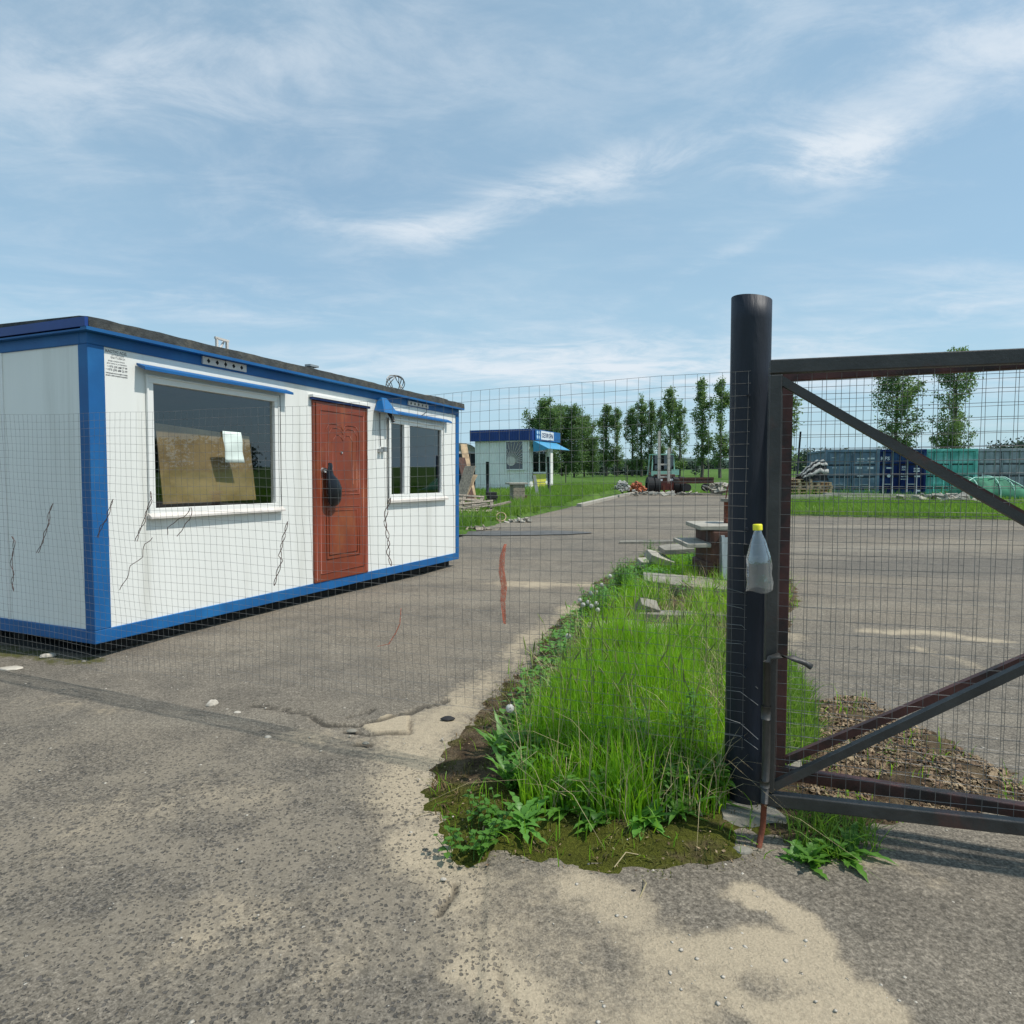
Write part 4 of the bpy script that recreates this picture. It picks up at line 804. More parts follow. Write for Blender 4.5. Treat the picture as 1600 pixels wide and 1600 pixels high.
b=MB(); b.box(-.36,-.32,.1,4.55,2.86,3.44); b.build('sign_backing',M['blue'],kiosk)
b=MB(); b.box(-.385,-.361,.95,3.2,2.92,3.40,0); put_text(b,'СЕЛФОРМ',(-.39,1.08,3.04),(0,1,0),(0,0,1),1.98,.24,1,bold=.03); b.build('sign',[M['white'],mat('sign_lettering',(.03,.05,.12),.6,0,.05,5)],kiosk)
for yy,zc in ((.38,3.27),(.38,3.03),(.70,3.27),(.70,3.03)):
    b=MB(); b.tube([(-.361,yy,zc),(-.375,yy,zc)],.10,12); b.build('emblem_dot',mat('pale_blue_print',(.45,.65,.8),.5,0,.05,5) if 'pale_blue_print' not in bpy.data.materials else bpy.data.materials['pale_blue_print'],kiosk)
# dark booth behind
o=empty('storage_booth',(-3.0,38.5,.1),math.radians(8),label='dark booth with rounded white roof standing behind the left side of the kiosk',cat='booth')
b=MB(); b.box(-.85,.85,-.6,.6,-.1,2.25); b.box(-.87,-.75,-.63,-.6,-.1,2.25); b.box(.75,.87,-.63,-.6,-.1,2.25); b.box(-.05,.05,-.63,-.6,-.1,2.25); b.build('body',M['post'],o)
b=MB(); b.tube([(-.0,-.75,2.2),(0,-.7,2.2),(0,.75,2.2)],[.95,.98,.98],20); b.v=[(x,y,2.25+max(z-2.2,0)*.62) for x,y,z in b.v]; b.build('roof',M['bag'],o,smooth=True)

# ---------------------------------------------------------------- odds and ends by the left bank
def pallet(L=1.2,Wd=.8,mt='wood',seed=0):
    b=MB(); r=random.Random(seed)
    nb_=4 if mt=='wide' else 6
    for k in range(nb_): y=-Wd/2+.06+k*(Wd-.12)/(nb_-1); b.box(-L/2,L/2,y-.05,y+.05,.122,.144)
    for x in (-L/2+.05,0,L/2-.05): b.box(x-.05,x+.05,-Wd/2,Wd/2,.100,.121)
    for x in (-L/2+.06,0,L/2-.06):
        for y in (-Wd/2+.05,0,Wd/2-.05): b.box(x-.06,x+.06,y-.045,y+.045,.022,.099)
    for y in (-Wd/2+.05,0,Wd/2-.05): b.box(-L/2,L/2,y-.045,y+.045,0,.021)
    return b
c=G(755,812,YZ)
for k,(dx,dy,dz,rx,ry,rz,lab) in enumerate(((.25,-.1,.02,.38,.05,.12,'broken weathered pallet at the bottom of the heap past the cabin corner'),(.05,.5,.22,.50,-.08,.05,'weathered slatted pallet tilted over the others in the heap past the cabin corner'),(-.35,1.0,.45,.42,.08,-.12,'topmost grey pallet leaning back on the heap past the cabin corner'))):
    o=pallet(1.25,.95,'wide',seed=k).build('pallet',M['wood']); o.location=(c.x-.35+dx,c.y+dy,YZ+dz-.05); o.rotation_euler=(rx,ry,rz); tag(o,lab,'pallet','broken pallets heaped past the cabin')
def plank(name,a,b_,wd,th,mt,lab,cat,group=None):
    a=Vector(a);b_=Vector(b_); m=MB(); m.bar((0,0,0),b_-a,wd,th); o=m.build(name,M[mt]); o.location=a; return tag(o,lab,cat,group)
B0=G(728,800,0)
for (x0,y0,x1,y1,Y,wd,mt,lab) in ((741,790,724,694,24,.30,'wood_l','tall yellowish board leaning at the cabin corner with its top beside the frame'),(738,792,720,715,23.4,.35,'rustbox','dark reddish board leaning beside the cabin corner under the pale one'),(722,782,742,742,23,.25,'wood_l','short pale offcut board standing askew in front of the leaning boards'),(716,790,735,728,22.6,.5,'wood','grey weathered board leaning low behind the cabin corner')):
    plank('leaning_board',D(x0,y0,Y),D(x1,y1,Y+.5),wd,.03,mt,lab,'board','boards leaning past the cabin corner')
plank('plank',D(722,795,19.2),D(760,787,19.6),.16,.05,'wood','grey plank lying across the top left of the pallet heap','plank'); plank('plank',D(764,792,20.5),D(797,784,20.9),.14,.05,'wood','grey plank sticking out to the right of the pallet heap','plank')
b=MB(); b.tube([(.10*math.cos(t)*1.4,.1*math.sin(t),.14+.12*math.sin(t)) for t in np.linspace(0,2*PI,20)],.016,6,cap=False); o=b.build('hose_loop',M['wood_l'],smooth=True); o.location=(*gp(783,815),YZ); tag(o,'pale loop of bent hose at the right end of the pallet heap','hose')
def blockstack(name,px,py_base,Y,wd,ht,n,mt,lab,cat,capm=None):
    g=D(px,py_base,Y); o=empty(name,(g.x,g.y,max(g.z,-.1)),.3,lab,cat); b=MB(); r=random.Random(px)
    for k in range(n):
        z0=ht*k/n; j=r.uniform(-.03,.03); b.box(-wd/2+j,wd/2+j,-wd/2,wd/2,z0,z0+ht/n-.012)
    b.box(-wd/2+.04,wd/2-.04,-wd/2+.04,wd/2-.04,0,ht-.02); b.build('stacked_blocks' if n>1 else 'block',M[mt],o,bevel=.01)
    if capm: b=MB(); b.box(-wd*.85,wd*.75,-wd*.6,wd*.6,ht,ht+.07); b.build('cap_slab',M[capm],o,bevel=.01)
    return o
blockstack('block_stack',769,794,24,.34,.60,5,'rubber','dark ribbed stack of blocks beside the pallet heap','blocks')
blockstack('concrete_pillar',808,792,27,.50,.92,3,'wood','stubby grey pillar with a flat slab cap in the grass before the kiosk','pillar','conc_l')
blockstack('small_block',819,789,27.5,.22,.42,1,'rustbox','small dark block standing right of the capped grey pillar','block')
b=MB(); b.tube([(0,0,-.2),(0,0,1.62)],.07,8); o=b.build('metal_stake',M['post'],smooth=True); g=D(762,772,29); o.location=(g.x,g.y,.15); tag(o,'tall black stake standing in grass left of the kiosk window','post')
b=MB(); b.tube([(0,0,-.2),(-.05,0,1.85)],.06,8); o=b.build('metal_stake',M['post'],smooth=True); g=D(858,765,33); o.location=(g.x,g.y,.2); tag(o,'thin dark stake standing in front of the white awning post of the kiosk','post')
plank('pale_stake',(D(841,774,30).x,30,.05),(D(835,744,30).x,30.1,1.15),.14,.05,'bag','pale plank leaning upright in the grass before the kiosk sign wall','plank')
def heap(name,px,py,Y,wd,ht,mt,lab,cat,n=26,sz=.18,z0=.1,flat=1.):
    g=D(px,py,Y); b=MB(); r=random.Random(px*7)
    for k in range(n):
        t=r.gauss(0,.33); u=r.gauss(0,.3); hh=max(0,1-(t*t+u*u)*1.6)
        p=Vector((t*wd,u*wd*.6,r.random()*ht*hh)); s=sz*r.uniform(.5,1.3)
        Mx=Matrix.Translation(p)@Matrix.Rotation(r.random()*6,4,'Z')@Matrix.Rotation(r.gauss(0,.6),4,'X')@Matrix.Rotation(r.gauss(0,.5),4,'Y')
        b.obox(Mx,s*1.6,s,s*.6*flat)
    o=b.build(name,M[mt],bevel=.01); o.location=(g.x,g.y,z0); return tag(o,lab,cat,kind='stuff')
heap('rubble_heap',812,803,19,.5,.10,'conc_l','pale broken concrete bits at the asphalt edge right of the pallet heap','rubble',18,.11,-.08,.6)
heap('plaster_rubble',735,818,16.5,.8,.12,'wood','splintered wood bits on the ground at the foot of the pallet heap','rubble',26,.10,-.08,.5)
heap('rubbish_heap',971,750,38,.75,.62,'bag','white rubbish heap in the grass left of the forklift','rubbish',70,.13,.15)
heap('brick_heap',994,753,39,.8,.5,'brick','orange-red heap of broken bricks between the white rubbish and the forklift','bricks',80,.12,.12)
heap('slab_heap',1122,754,37,1.2,.55,'conc_l','stacked broken pale slabs right of the forklift beside the post','rubble',44,.25,.1,.4)
heap('verge_rubble',1040,761,37,3.,.06,'conc_l','low pale rubble along the far edge of the yard','rubble',30,.2,0,.4)
for (a,b_,lab) in (((905,792),(962,778),'long low concrete kerb along the left bank of the yard, nearer piece'),((965,777),(1006,769),'long low concrete kerb along the left bank of the yard, farther piece')):
    p0=G(*a,YZ);p1=G(*b_,YZ); m=MB(); m.bar((0,0,0),p1-p0,.22,.2); o=m.build('kerb',M['conc_l'],bevel=.02); o.location=p0+Vector((0,0,.03)); tag(o,lab,'kerb','kerbs along the left bank')
# low trailer behind the forklift
g=D(1083,757,38); o=empty('flat_trailer',(g.x,38,.1),.02,label='low rusty flatbed trailer standing right of the forklift',cat='trailer')
b=MB(); b.box(-.95,1.0,-.6,.6,.45,.70); b.box(-.95,1.0,-.62,-.58,.70,.80); b.build('bed',M['rustbox'],o)
for x in (-.5,.55): b=MB(); b.tube([(x,-.62,.22),(x,-.42,.22)],.22,14); b.build('wheel',M['rubber'],o)
# forklift
g=D(1040,767,40); fk=empty('forklift',(g.x,g.y,YZ),math.radians(2),label='old forklift with pale twin masts and mint green cab facing the camera',cat='forklift')
for x0,x1 in ((-1.15,-.78),(-.74,-.40),(.40,.74),(.78,1.13)):
    o=empty('wheel'); o.parent=fk
    b=MB(); b.lathe((0,0,0),[(.24,0),(.47,.0),(.50,.02),(.50,.14),(.50,.20),(.50,.32),(.47,.34),(.24,.34)],24); b.v=[(x0+z*(x1-x0)/.34,y,.50+x) for x,y,z in b.v]; b.build('tyre',M['rubber'],o)
    b=MB(); b.tube([(x0+.06,0,.5),(x1-.06,0,.5)],.25,14); b.build('rim',M['rustbox'],o)
b=MB(); b.box(-.62,.62,.1,1.9,.45,1.15); b.box(-.55,.55,1.9,2.3,.5,1.25); b.build('body',M['rustbox'],fk,bevel=.05)
b=MB(); b.box(-.38,.38,-.45,-.32,.2,.62); b.box(-.40,.40,-.40,-.30,.28,.34); b.box(-.42,.42,-.40,-.30,.66,.73); b.build('fork_carriage',mat('dark_red_steel',(.10,.02,.015),.7,0,.3,6),fk)
for x in (-.22,.22): b=MB(); b.box(x-.06,x+.06,-1.4,-.41,.02,.07); b.box(x-.06,x+.06,-.47,-.41,.07,.5); b.build('fork',M['rust'],fk)
for x,zt in ((-.47,3.75),(.12,2.75)): b=MB(); b.box(x-.075,x+.075,-.28,-.12,.35,zt); b.build('mast_rail',M['mast'],fk)
for zz_ in (1.75,1.0): b=MB(); b.box(-.39,.04,-.22,-.16,zz_-.05,zz_+.05); b.build('mast_crossbar',M['mast'],fk)
for x in (-.36,.32): b=MB(); b.box(x-.12,x+.12,-.20,-.05,.76,.88); b.build('headlight',M['white'],fk)
cb=empty('cab'); cb.parent=fk
b=MB()
for x in (-.74,.70):
    b.bar((x,.5,1.1),(x*.86,.55,2.38),.06,.06); b.bar((x,1.5,1.1),(x*.86,1.4,2.38),.06,.06); b.box(min(x*.86,x*.86)-.04,x*.86+.04,.5,1.45,2.34,2.40)
b.box(-.62,.6,.48,.54,2.34,2.40); b.box(-.75,.75,.5,.56,1.05,1.35); b.box(.45,.95,.45,1.1,1.10,1.45); b.build('cab_frame',M['mint'],cb)
b=MB(); b.box(-.66,.62,.50,.505,1.36,2.32); b.build('windscreen',M['glass_dark'],cb); b=MB(); b.box(-.3,.3,1.2,1.3,1.2,1.9); b.box(-.3,.3,.8,1.2,1.15,1.25); b.build('seat',M['black'],cb)

# ---------------------------------------------------------------- containers
def container(px,mt,lab,Y=32.3,rot=-.17,marks=None,wd=2.40):
    g=D(px,760,Y); o=empty('shipping_container',(g.x,Y,-.33),rot,lab,'container'); h=2.6; L=6.05; m=M[mt]
    b=MB(); e=.12
    for x in (0,wd-e):
        for y in (0,L-e): b.box(x,x+e,y,y+e,.12,h-.12)
        b.box(x,x+e,e,L-e,0,.14); b.box(x,x+e,e,L-e,h-.10,h)
    for y in (0,L-e): b.box(0,wd,y,y+e,0,.13); b.box(0,wd,y,y+e,h-.13,h)
    b.build('frame',m,o,bevel=.01)
    b=MB(); corr(b,(.06,L-e,0),(0,-1,0),L-2*e,.14,h-.1,(1,0,0),.03,.28); corr(b,(wd-.06,e,0),(0,1,0),L-2*e,.14,h-.1,(-1,0,0),.03,.28); corr(b,(e,e,0),(0,1,0),.01,0,.01,(1,0,0)) if 0 else None
    b.box(.05,wd-.05,.1,L-.1,h-.09,h-.05); b.box(.05,wd-.05,L-.1,L-.06,.14,h-.1); b.build('side_panels',m,o)
    for x0,x1 in ((e+.01,wd/2-.015),(wd/2+.015,wd-e-.01)):
        dr=empty('door'); dr.parent=o
        b=MB(); b.box(x0,x1,.05,.08,.15,h-.14)
        zs=[.15+.02,.70,1.28,1.86,h-.16]
        for k in range(4): b.box(x0+.07,x1-.07,.025,.052,zs[k]+.05,zs[k+1]-.05)
        b.box(x0,x0+.05,.02,.05,.15,h-.14); b.box(x1-.05,x1,.02,.05,.15,h-.14); b.build('door_leaf',m,dr,bevel=.012)
        b=MB(); b.box(x1-.008,x1+.022,.03,.045,.16,h-.15); [b.box(x0+.055,x1-.055,.018,.024,q_-.03,q_+.02) for q_ in zs[1:4]]; b.build('seal_and_recess_shade',M['dark'],dr)  # crosswise dark strips paint the recess shade; the upright one is the gasket
        for t in (.32,.72): xx=x0+(x1-x0)*t; b=MB(); b.tube([(xx,-.01,.08),(xx,-.01,h-.08)],.022 if mt!='navy' else .028,6); b.build('lock_bar',M['sheet'] if mt in('navy','bgrey') else m,dr,smooth=True)
        b=MB(); xx=x0+(x1-x0)*.5; b.box(xx-.22,xx+.18,-.03,-.015,.88,.93); b.build('door_handle',M['sheet'] if mt in('navy','bgrey') else m,dr)
    if marks:
        marks(o)
    return o
def mbox(o,x0,x1,z0,z1,name='marking'): b=MB(); b.box(x0,x1,.012,.022,z0,z1); b.build(name,M['white'],o)
def mtext(o,t,x,y,z,w_,h_): b=MB(); put_text(b,t,(x,y,z),(1,0,0),(0,0,1),w_,h_,bold=.02); b.build('lettering',M['white'],o)
def mk_navy(b):
    f=lambda x0,x1,z0,z1:mbox(b,x0,x1,z0,z1)
    mtext(b,'KFS',.34,.010,2.08,.42,.17); f(.62,.86,1.66,1.73); mtext(b,'20',1.30,.010,1.70,.2,.09); mtext(b,'22G1',1.30,.010,1.58,.26,.08)
    for z_ in (1.38,1.25,1.12): mtext(b,'MAX 30480',1.28,.010,z_,.32,.06)
    for x0,z0 in ((1.85,1.62),(1.85,1.50),(1.88,1.25)): f(x0,x0+.26,z0,z0+.07)
    c=MB(); c.tube([(.74,.022,1.32),(.74,.008,1.32)],.085,16); c.build('round_sticker',M['white'],b); f(2.02,2.17,.55,.63); f(.36,.52,1.2,1.42) if 0 else None
def mk_bg(b):
    for x0,z0,w_,h_ in ((1.42,2.12,.32,.06),(1.42,2.0,.30,.05),(1.88,2.12,.30,.08),(1.88,1.98,.28,.05),(1.42,1.66,.22,.10),(1.88,1.66,.26,.09),(1.45,1.3,.26,.05),(.3,2.2,.2,.03),(.34,1.7,.2,.04)): mbox(b,x0,x0+w_,z0,z0+h_)
container(1288,'bgrey','blue-grey shipping container with scuffed doors, leftmost of the row',rot=-.29,marks=mk_bg)
container(1363,'navy','dark navy shipping container with white lettering and four pale lock bars',marks=mk_navy)
container(1442,'teal','teal green shipping container between the navy and the grey one')
container(1521,'grey','plain grey shipping container right of the teal one',marks=lambda o:mbox(o,.36,.48,1.28,1.42,'sticker'))
container(1600,'navy','dark navy shipping container cut off by the right edge of the photo')
container(1345,'navy','dark container standing in a second row behind, only its roof line showing',Y=39.5,rot=-.02)
# pallets and bundle at the containers
PY=29.6
def pstack(px,n,z0,lab,mt='wood_l'):
    g=D(px,760,PY)
    for k in range(n):
        o=pallet(1.15,.9,seed=k+px).build('pallet',M[mt]); o.location=(g.x+random.uniform(-.03,.03),PY+random.uniform(-.03,.03),z0+.146*k); o.rotation_euler=(0,0,random.uniform(-.03,.03)); tag(o,lab%(('bottom','second','third','fourth','fifth','topmost')[k if k<n-1 else 5]),'pallet','stacked fresh wooden pallets')
pstack(1243,6,.03,'%s pallet of the left pale stack beside the leftmost container'); pstack(1273,5,.03,'%s pallet of the right pale stack beside the leftmost container')
g=D(1222,766,PY+1); o=blockstack('wooden_crate',1222,766,PY+1,.9,.6,3,'wood','weathered grey crate just left of the pale pallet stacks','crate')
g=D(1268,745,PY); o=empty('tarp_bundle',(g.x,PY,.80),label='dark bundle wrapped in a white sheet with dark straps on the pallet stacks',cat='bundle')
b=MB(); n=14
vs=[]
for i in range(n+1):
    t=i/n; x=-.55+1.05*t; top=.22+.68*math.sin(min(1,t*1.25)*PI*.5)+.04*math.sin(i*2.1)
    for k in range(9): a=PI*k/8; vs.append((x+.03*math.sin(k*3+i),-.45*math.cos(a)*(1+.05*math.sin(i+k)),.03+top*math.sin(a)**.7*.95))
b.add(vs,[(i*9+k,i*9+k+1,(i+1)*9+k+1,(i+1)*9+k) for i in range(n) for k in range(8)]+[tuple(range(9)),tuple(range(n*9,n*9+9))[::-1]]); b.build('contents',M['rubber'],o,smooth=True)
for q,(k0,k1) in enumerate(((0.6,1.2),(1.9,2.5),(3.2,3.8))):
    b=MB(); vs=[]
    for i in range(n+1):
        t=i/n; x=-.58+1.12*t; top=.22+.68*math.sin(min(1,t*1.25)*PI*.5)+.04*math.sin(i*2.1)
        for kk in (k0,k1): a=PI*(kk+.15*math.sin(i*.9))/8; vs.append((x,-.47*math.cos(a)*1.03-.01,.05+top*math.sin(a)**.7*.98))
    b.add(vs,[(2*i,2*i+1,2*i+3,2*i+2) for i in range(n)]); s_=b.build('sheet_strip',M['bag'],o,smooth=True); s_.modifiers.new('s','SOLIDIFY').thickness=.02
b=MB(); b.tube([(0,0,-.3),(.12,0,2.1),(.18,0,3.1)],.045,8); o=b.build('thin_pole',M['post'],smooth=True); g=D(1243,766,31); o.location=(g.x,31,-.0); tag(o,'thin dark leaning pole standing left of the tarp bundle','pole')
for k,(x0,y0,x1,y1,Y,lab) in enumerate(((1218,777,1300,776,27.2,'long pale concrete beam lying at the top of the grass strip, left piece'),(1288,773,1440,776,28.0,'long pale concrete beam lying at the foot of the navy container, upper piece'),(1315,779,1478,778,26.6,'long pale concrete beam lying in front of the teal container, lower piece'),(1560,789,1640,790,24,'pale beam lying in the grass at the right edge of the photo'),(1575,773,1660,774,28,'upper pale beam under the grey container at the right edge'))):
    p0=D(x0,y0,Y);p1=D(x1,y1,Y+(.4 if k<3 else 0)); plank('concrete_beam',p0,p1,.22,.18,'conc_l',lab,'beam','long pale beams lying before the containers')
heap('stone_rubble',1470,783,26,2.2,.2,'conc_l','pale rubble lying in the grass left of the green netting','rubble',40,.22,.12,.6)
# green netting over hoops
o=empty('netting_cover',(D(1545,780,26.5).x,26.5,0),label='sagging green netting cover over a low frame before the grey container',cat='netting')
b=MB(); n=30;m_=10; vs=[]
for i in range(n+1):
    t=i/n; x=-1.35+4.2*t; hh=(.92*min(1,t*7)**.6 if t<.38 else .92*(1-sstep(np.array([t]),.36,.80)[0])*1.0)+.07+.03*math.sin(i*1.7)
    for k in range(m_+1): a=PI*k/m_; vs.append((x+.06*math.sin(k*2+i),-.75*math.cos(a)*(1+.12*t),hh*math.sin(a)**.6*(1-.35*abs(mn.noise((i*.5,k*.7,2))))+.05*mn.noise((i*.9,k*.9,5))))
b.add(vs,[(i*(m_+1)+k,i*(m_+1)+k+1,(i+1)*(m_+1)+k+1,(i+1)*(m_+1)+k) for i in range(n) for k in range(m_)]); b.v=[(x,y,z) for x,y,z in b.v]; s_=b.build('net',M['net'],o,smooth=True); s_.modifiers.new('s','SOLIDIFY').thickness=.02
for t,hh in ((-.95,.98),(-.1,1.02),(.45,.92)):
    b=MB(); b.tube([(t,-.78*math.cos(a),max(.0,hh*math.sin(a)**.6)+.02) for a in np.linspace(0,PI,13)],.025,5); b.build('hoop',M['mint'],o,smooth=True)
b=MB(); b.tube([(-1.3,-.4,.75),(-.9,-.42,.98),(.3,-.42,.98),(.8,-.45,.72),(1.5,-.5,.3),(2.4,-.6,.1)],.03,5); b.build('edge_rope',M['mint'],o,smooth=True)

# ---------------------------------------------------------------- trees
def leaves(n,cent,sig,size,up=.25):
    c=np.array(cent)[rng.integers(0,len(cent),n)] ; p=c[:,:3]+rng.normal(0,1,(n,3))*np.array(sig)*c[:,3:4]
    a=rng.normal(0,1,(n,3)); a/=np.linalg.norm(a,axis=1)[:,None]; r=rng.normal(0,1,(n,3)); b=np.cross(a,r); b/=np.linalg.norm(b,axis=1)[:,None]
    s=size*rng.uniform(.6,1.3,n)[:,None]; V=np.stack([p-a*s,p-b*s*.6,p+a*s,p+b*s*.6],1)
    return V.reshape(-1,3),np.arange(4*n).reshape(n,4)
def tree_parts(kind,seed):
    r=random.Random(seed); hgt=15.
    b=MB(); pts=[(0.12*mn.noise((z*.3,seed,0)),.12*mn.noise((z*.3,0,seed)),z) for z in np.linspace(-.3,hgt*.93,9)]
    b.tube(pts,[.24*(1-.85*i/8)+.02 for i in range(9)],7); cent=[]
    nb={'poplar':34,'wide':52,'dense':60}[kind]; wmax={'poplar':1.55,'wide':3.1,'dense':3.0}[kind]
    for k in range(nb):
        t=r.uniform(.10,.97) if kind!='dense' else r.uniform(.04,.97); z=hgt*t
        prof={'poplar':math.sin(PI*min(1,(t*.85+.16)))**.6,'wide':math.sin(PI*(t*.86+.1))**.7,'dense':math.sin(PI*(t*.8+.15))**.5}[kind]
        L=wmax*prof*r.uniform(.45,1.1)*(1+.25*mn.noise((t*5,seed,3))); az=r.uniform(0,6.28)
        e=(math.cos(az)*L,math.sin(az)*L,z+L*r.uniform(.5,1.1)); b.tube([(0,0,z-L*.25),(e[0]*.5,e[1]*.5,z+.15*L),e],[.06,.04,.015],4)
        for q,s in ((.55,.75),(.85,.8),(1.05,.6)): cent.append((e[0]*q,e[1]*q,z+(e[2]-z)*q*q,s*r.uniform(.6,1.1)))
    for z in np.linspace(hgt*.35,hgt,10): cent.append((0,0,z,.55))
    nl={'poplar':5200,'wide':9500,'dense':13000}[kind]; sg={'poplar':(.5,.5,.6),'wide':(.62,.62,.55),'dense':(.8,.8,.8)}[kind]
    V,Fq=leaves(nl,cent,sg,{'poplar':.16,'wide':.155,'dense':.19}[kind])
    cr=npmesh('crown',V,Fq,M['leaf_tree2'] if kind=='dense' else M['leaf_tree'])
    tr=b.build('trunk',M['bark']); return tr,cr
protos={}
def tree(kind,var,px,top,Y,wpx,lab,cat,group):
    key=(kind,var)
    if key not in protos: protos[key]=tree_parts(kind,var*13+5); tr,cr=protos[key]
    else: tr,cr=[x.copy() for x in protos[key]]; col.objects.link(tr); col.objects.link(cr)
    g=D(px,735,Y); zt=D(px,top,Y).z; s=zt/15.3; wbase={'poplar':4.0,'wide':6.8,'dense':7.2}[kind]; wx=(wpx*Y/F)/wbase
    e=empty('poplar_tree' if kind!='dense' else 'dense_tree',(g.x,Y,0),random.uniform(0,6.28),lab,cat,group); e.scale=(wx,wx,s); tr.parent=e; cr.parent=e; return e
PT=[(947,632,150,34,'leftmost poplar of the open row, right of the dense clump'),(964,637,148,26,'second poplar of the open row from the dense clump'),(988,636,142,28,'third poplar from the left of the open row, slim'),
    (1002,618,140,28,'taller slim poplar left of the forklift mast in the row'),(1017,625,138,24,'poplar directly left above the forklift in the row'),(1032,634,136,20,'narrow low poplar straight behind the forklift mast'),
    (1047,606,132,32,'tall poplar rising right behind the forklift'),(1062,627,128,26,'shorter poplar just right of the forklift'),(1097,591,115,36,'tall airy poplar standing alone between the forklift and the big post'),
    (1125,592,112,34,'tall poplar directly left of the big dark post'),(1221,598,100,58,'poplar half hidden by the gate stile right of the big post')]
for i,(px,top,Y,wp,lab) in enumerate(PT): tree('poplar',i%4,px,top,Y,wp*1.22,lab,'poplar','row of poplars beyond the yard')
tree('wide',0,1398,572,84,84,'broad leafy poplar rising behind the navy container','poplar','row of poplars beyond the yard'); tree('wide',1,1490,546,80,72,'tall poplar behind the teal container, its top above the gate rail','poplar','row of poplars beyond the yard')
for i,(px,top,Y,wp,lab) in enumerate(((846,630,128,46,'leftmost dense tree of the clump behind the kiosk awning'),(863,640,126,38,'second dense tree of the clump behind the kiosk'),(878,636,130,36,'tallest middle dense tree of the clump right of the kiosk'),(897,640,127,38,'dense tree right of the middle in the clump beside the kiosk'),(913,652,131,34,'sloping dense tree near the right end of the clump'),(926,684,129,24,'low dense tree at the right end of the clump'))):
    tree('dense',i%3,px,top,Y,wp*1.25,lab,'tree','dense tree clump behind the kiosk')
# far woods and hills (reads as one mass)
def wood(name,segs,label,size=.9,dens=1.):
    Vs=[];Fs=[];o=0
    for x0,y0,x1,y1,h0,h1,n in segs:
        cent=[]
        for k in range(n):
            t=(k+.5)/n; hh=(h0+(h1-h0)*t)*random.uniform(.7,1.1); x=x0+(x1-x0)*t+random.gauss(0,3); y=y0+(y1-y0)*t+random.gauss(0,4)
            for z in np.linspace(.1,.9,5): cent.append((x,y,hh*z,hh*.22*(1.1-.5*z)))
        V,Fq=leaves(int(n*170*dens),cent,(1,.8,.75),size); Vs.append(V);Fs.append(Fq+o);o+=len(V)
    return tag(npmesh(name,np.concatenate(Vs),np.concatenate(Fs),M['far']),label,'woodland',kind='stuff')
def X(px,Y): return D(px,732,Y).x
wood('far_woods',[(X(1225,300),300,X(1270,290),290,5,8,16),(X(1262,240),240,X(1300,240),240,7,7,12),(X(1300,260),260,X(1540,250),250,6,6,44),(X(1535,260),260,X(1680,250),250,9,11,34),(X(1560,270),262,X(1660,250),262,9,11,24)],'dark distant woods above the containers and at the right edge',.55)
wood('distant_tree_line',[(X(560,700),700,X(950,720),720,8,9,60),(X(930,520),520,X(1060,600),600,9,7,36),(X(1060,700),700,X(1240,640),640,8,9,40)],'blue-green distant tree line on the horizon behind the poplars',1.3)
wood('hedge_growth',[(X(925,170),170,X(1060,155),155,2.2,2.2,40)],'low bushy growth at the foot of the poplars left of the forklift',.3)
wood('roadside_woods',[(190,-110,215,100,8,10,60),(200,-90,230,90,10,11,40)],'woodland to the right of the yard, mirrored in the cabin windows',.6,1.5)
hx=[];n=60
b=MB()
for i in range(n+1):
    x=-900+2400*i/n; h_=12+10*mn.noise((x*.002,4,0))+10*math.exp(-((x-330)/260)**2); b.v+=[(x,1500,-2),(x,1500,h_),(x,1900,h_+2),(x,1900,-2)]
for i in range(n):
    for k in range(3): b.f.append((i*4+k,i*4+k+1,(i+1)*4+k+1,(i+1)*4+k)); b.mi.append(0)
tag(b.build('hills',mat('hazed_hills',(.05,.085,.07),.9,0,.2,.01),smooth=True),kind='structure')  # haze over the hills is mixed into this muted colour
for i,(px,Y,ht) in enumerate(((1014,60,1.5),(980,58,1.5),(884,55,1.5),(1107,62,1.6),(1233,60,1.6))):
    b=MB(); b.tube([(0,0,-.2),(0,0,ht+.2)],.05,6); o=b.build('field_post',M['bark']); g=D(px,745,Y); o.location=(g.x,Y,0); tag(o,('thin field post just left of the forklift','thin field post behind the white rubbish heap','thin field post beneath the dense tree clump','thin field post right of the forklift near the big post','thin field post left of the tarp bundle')[i],'post','thin posts in the far field')
#%%NEAR
# ---------------------------------------------------------------- weeds, dandelions, slabs and stones on the verge
def leaf(b,base,az,L,wd,rise,droop,serr=0.,seg=9,twist=0.):
    vs=[];dx,dy=math.cos(az),math.sin(az)
    for i in range(seg+1):
        t=i/seg; r=L*t*math.cos(rise*(1-t*.3)); zz_=L*(math.sin(rise)*t-droop*t*t)
        w_=wd*.5*(math.sin(PI*min(1,t**.75*.97+.03))**.8)*(1+serr*(1 if i%2 else -1)); c=Vector(base)+Vector((dx*r,dy*r,max(zz_,.004-base[2]*0)))
        s=Vector((-dy,dx,0)); vs+=[c-s*w_+Vector((0,0,w_*.35)),c,c+s*w_+Vector((0,0,w_*.35))]
    b.add(vs,[f for i in range(seg) for f in ((3*i,3*i+1,3*i+4,3*i+3),(3*i+1,3*i+2,3*i+5,3*i+4))])
def rosette(n,L,wd,rise,droop,serr,seed):
    b=MB(); r=random.Random(seed)
    for k in range(n): leaf(b,(r.gauss(0,.015),r.gauss(0,.015),.0),r.uniform(0,6.28),L*r.uniform(.5,1.15),wd*r.uniform(.7,1.2),r.gauss(rise,.25),droop*r.uniform(.6,1.4),serr)
    return b
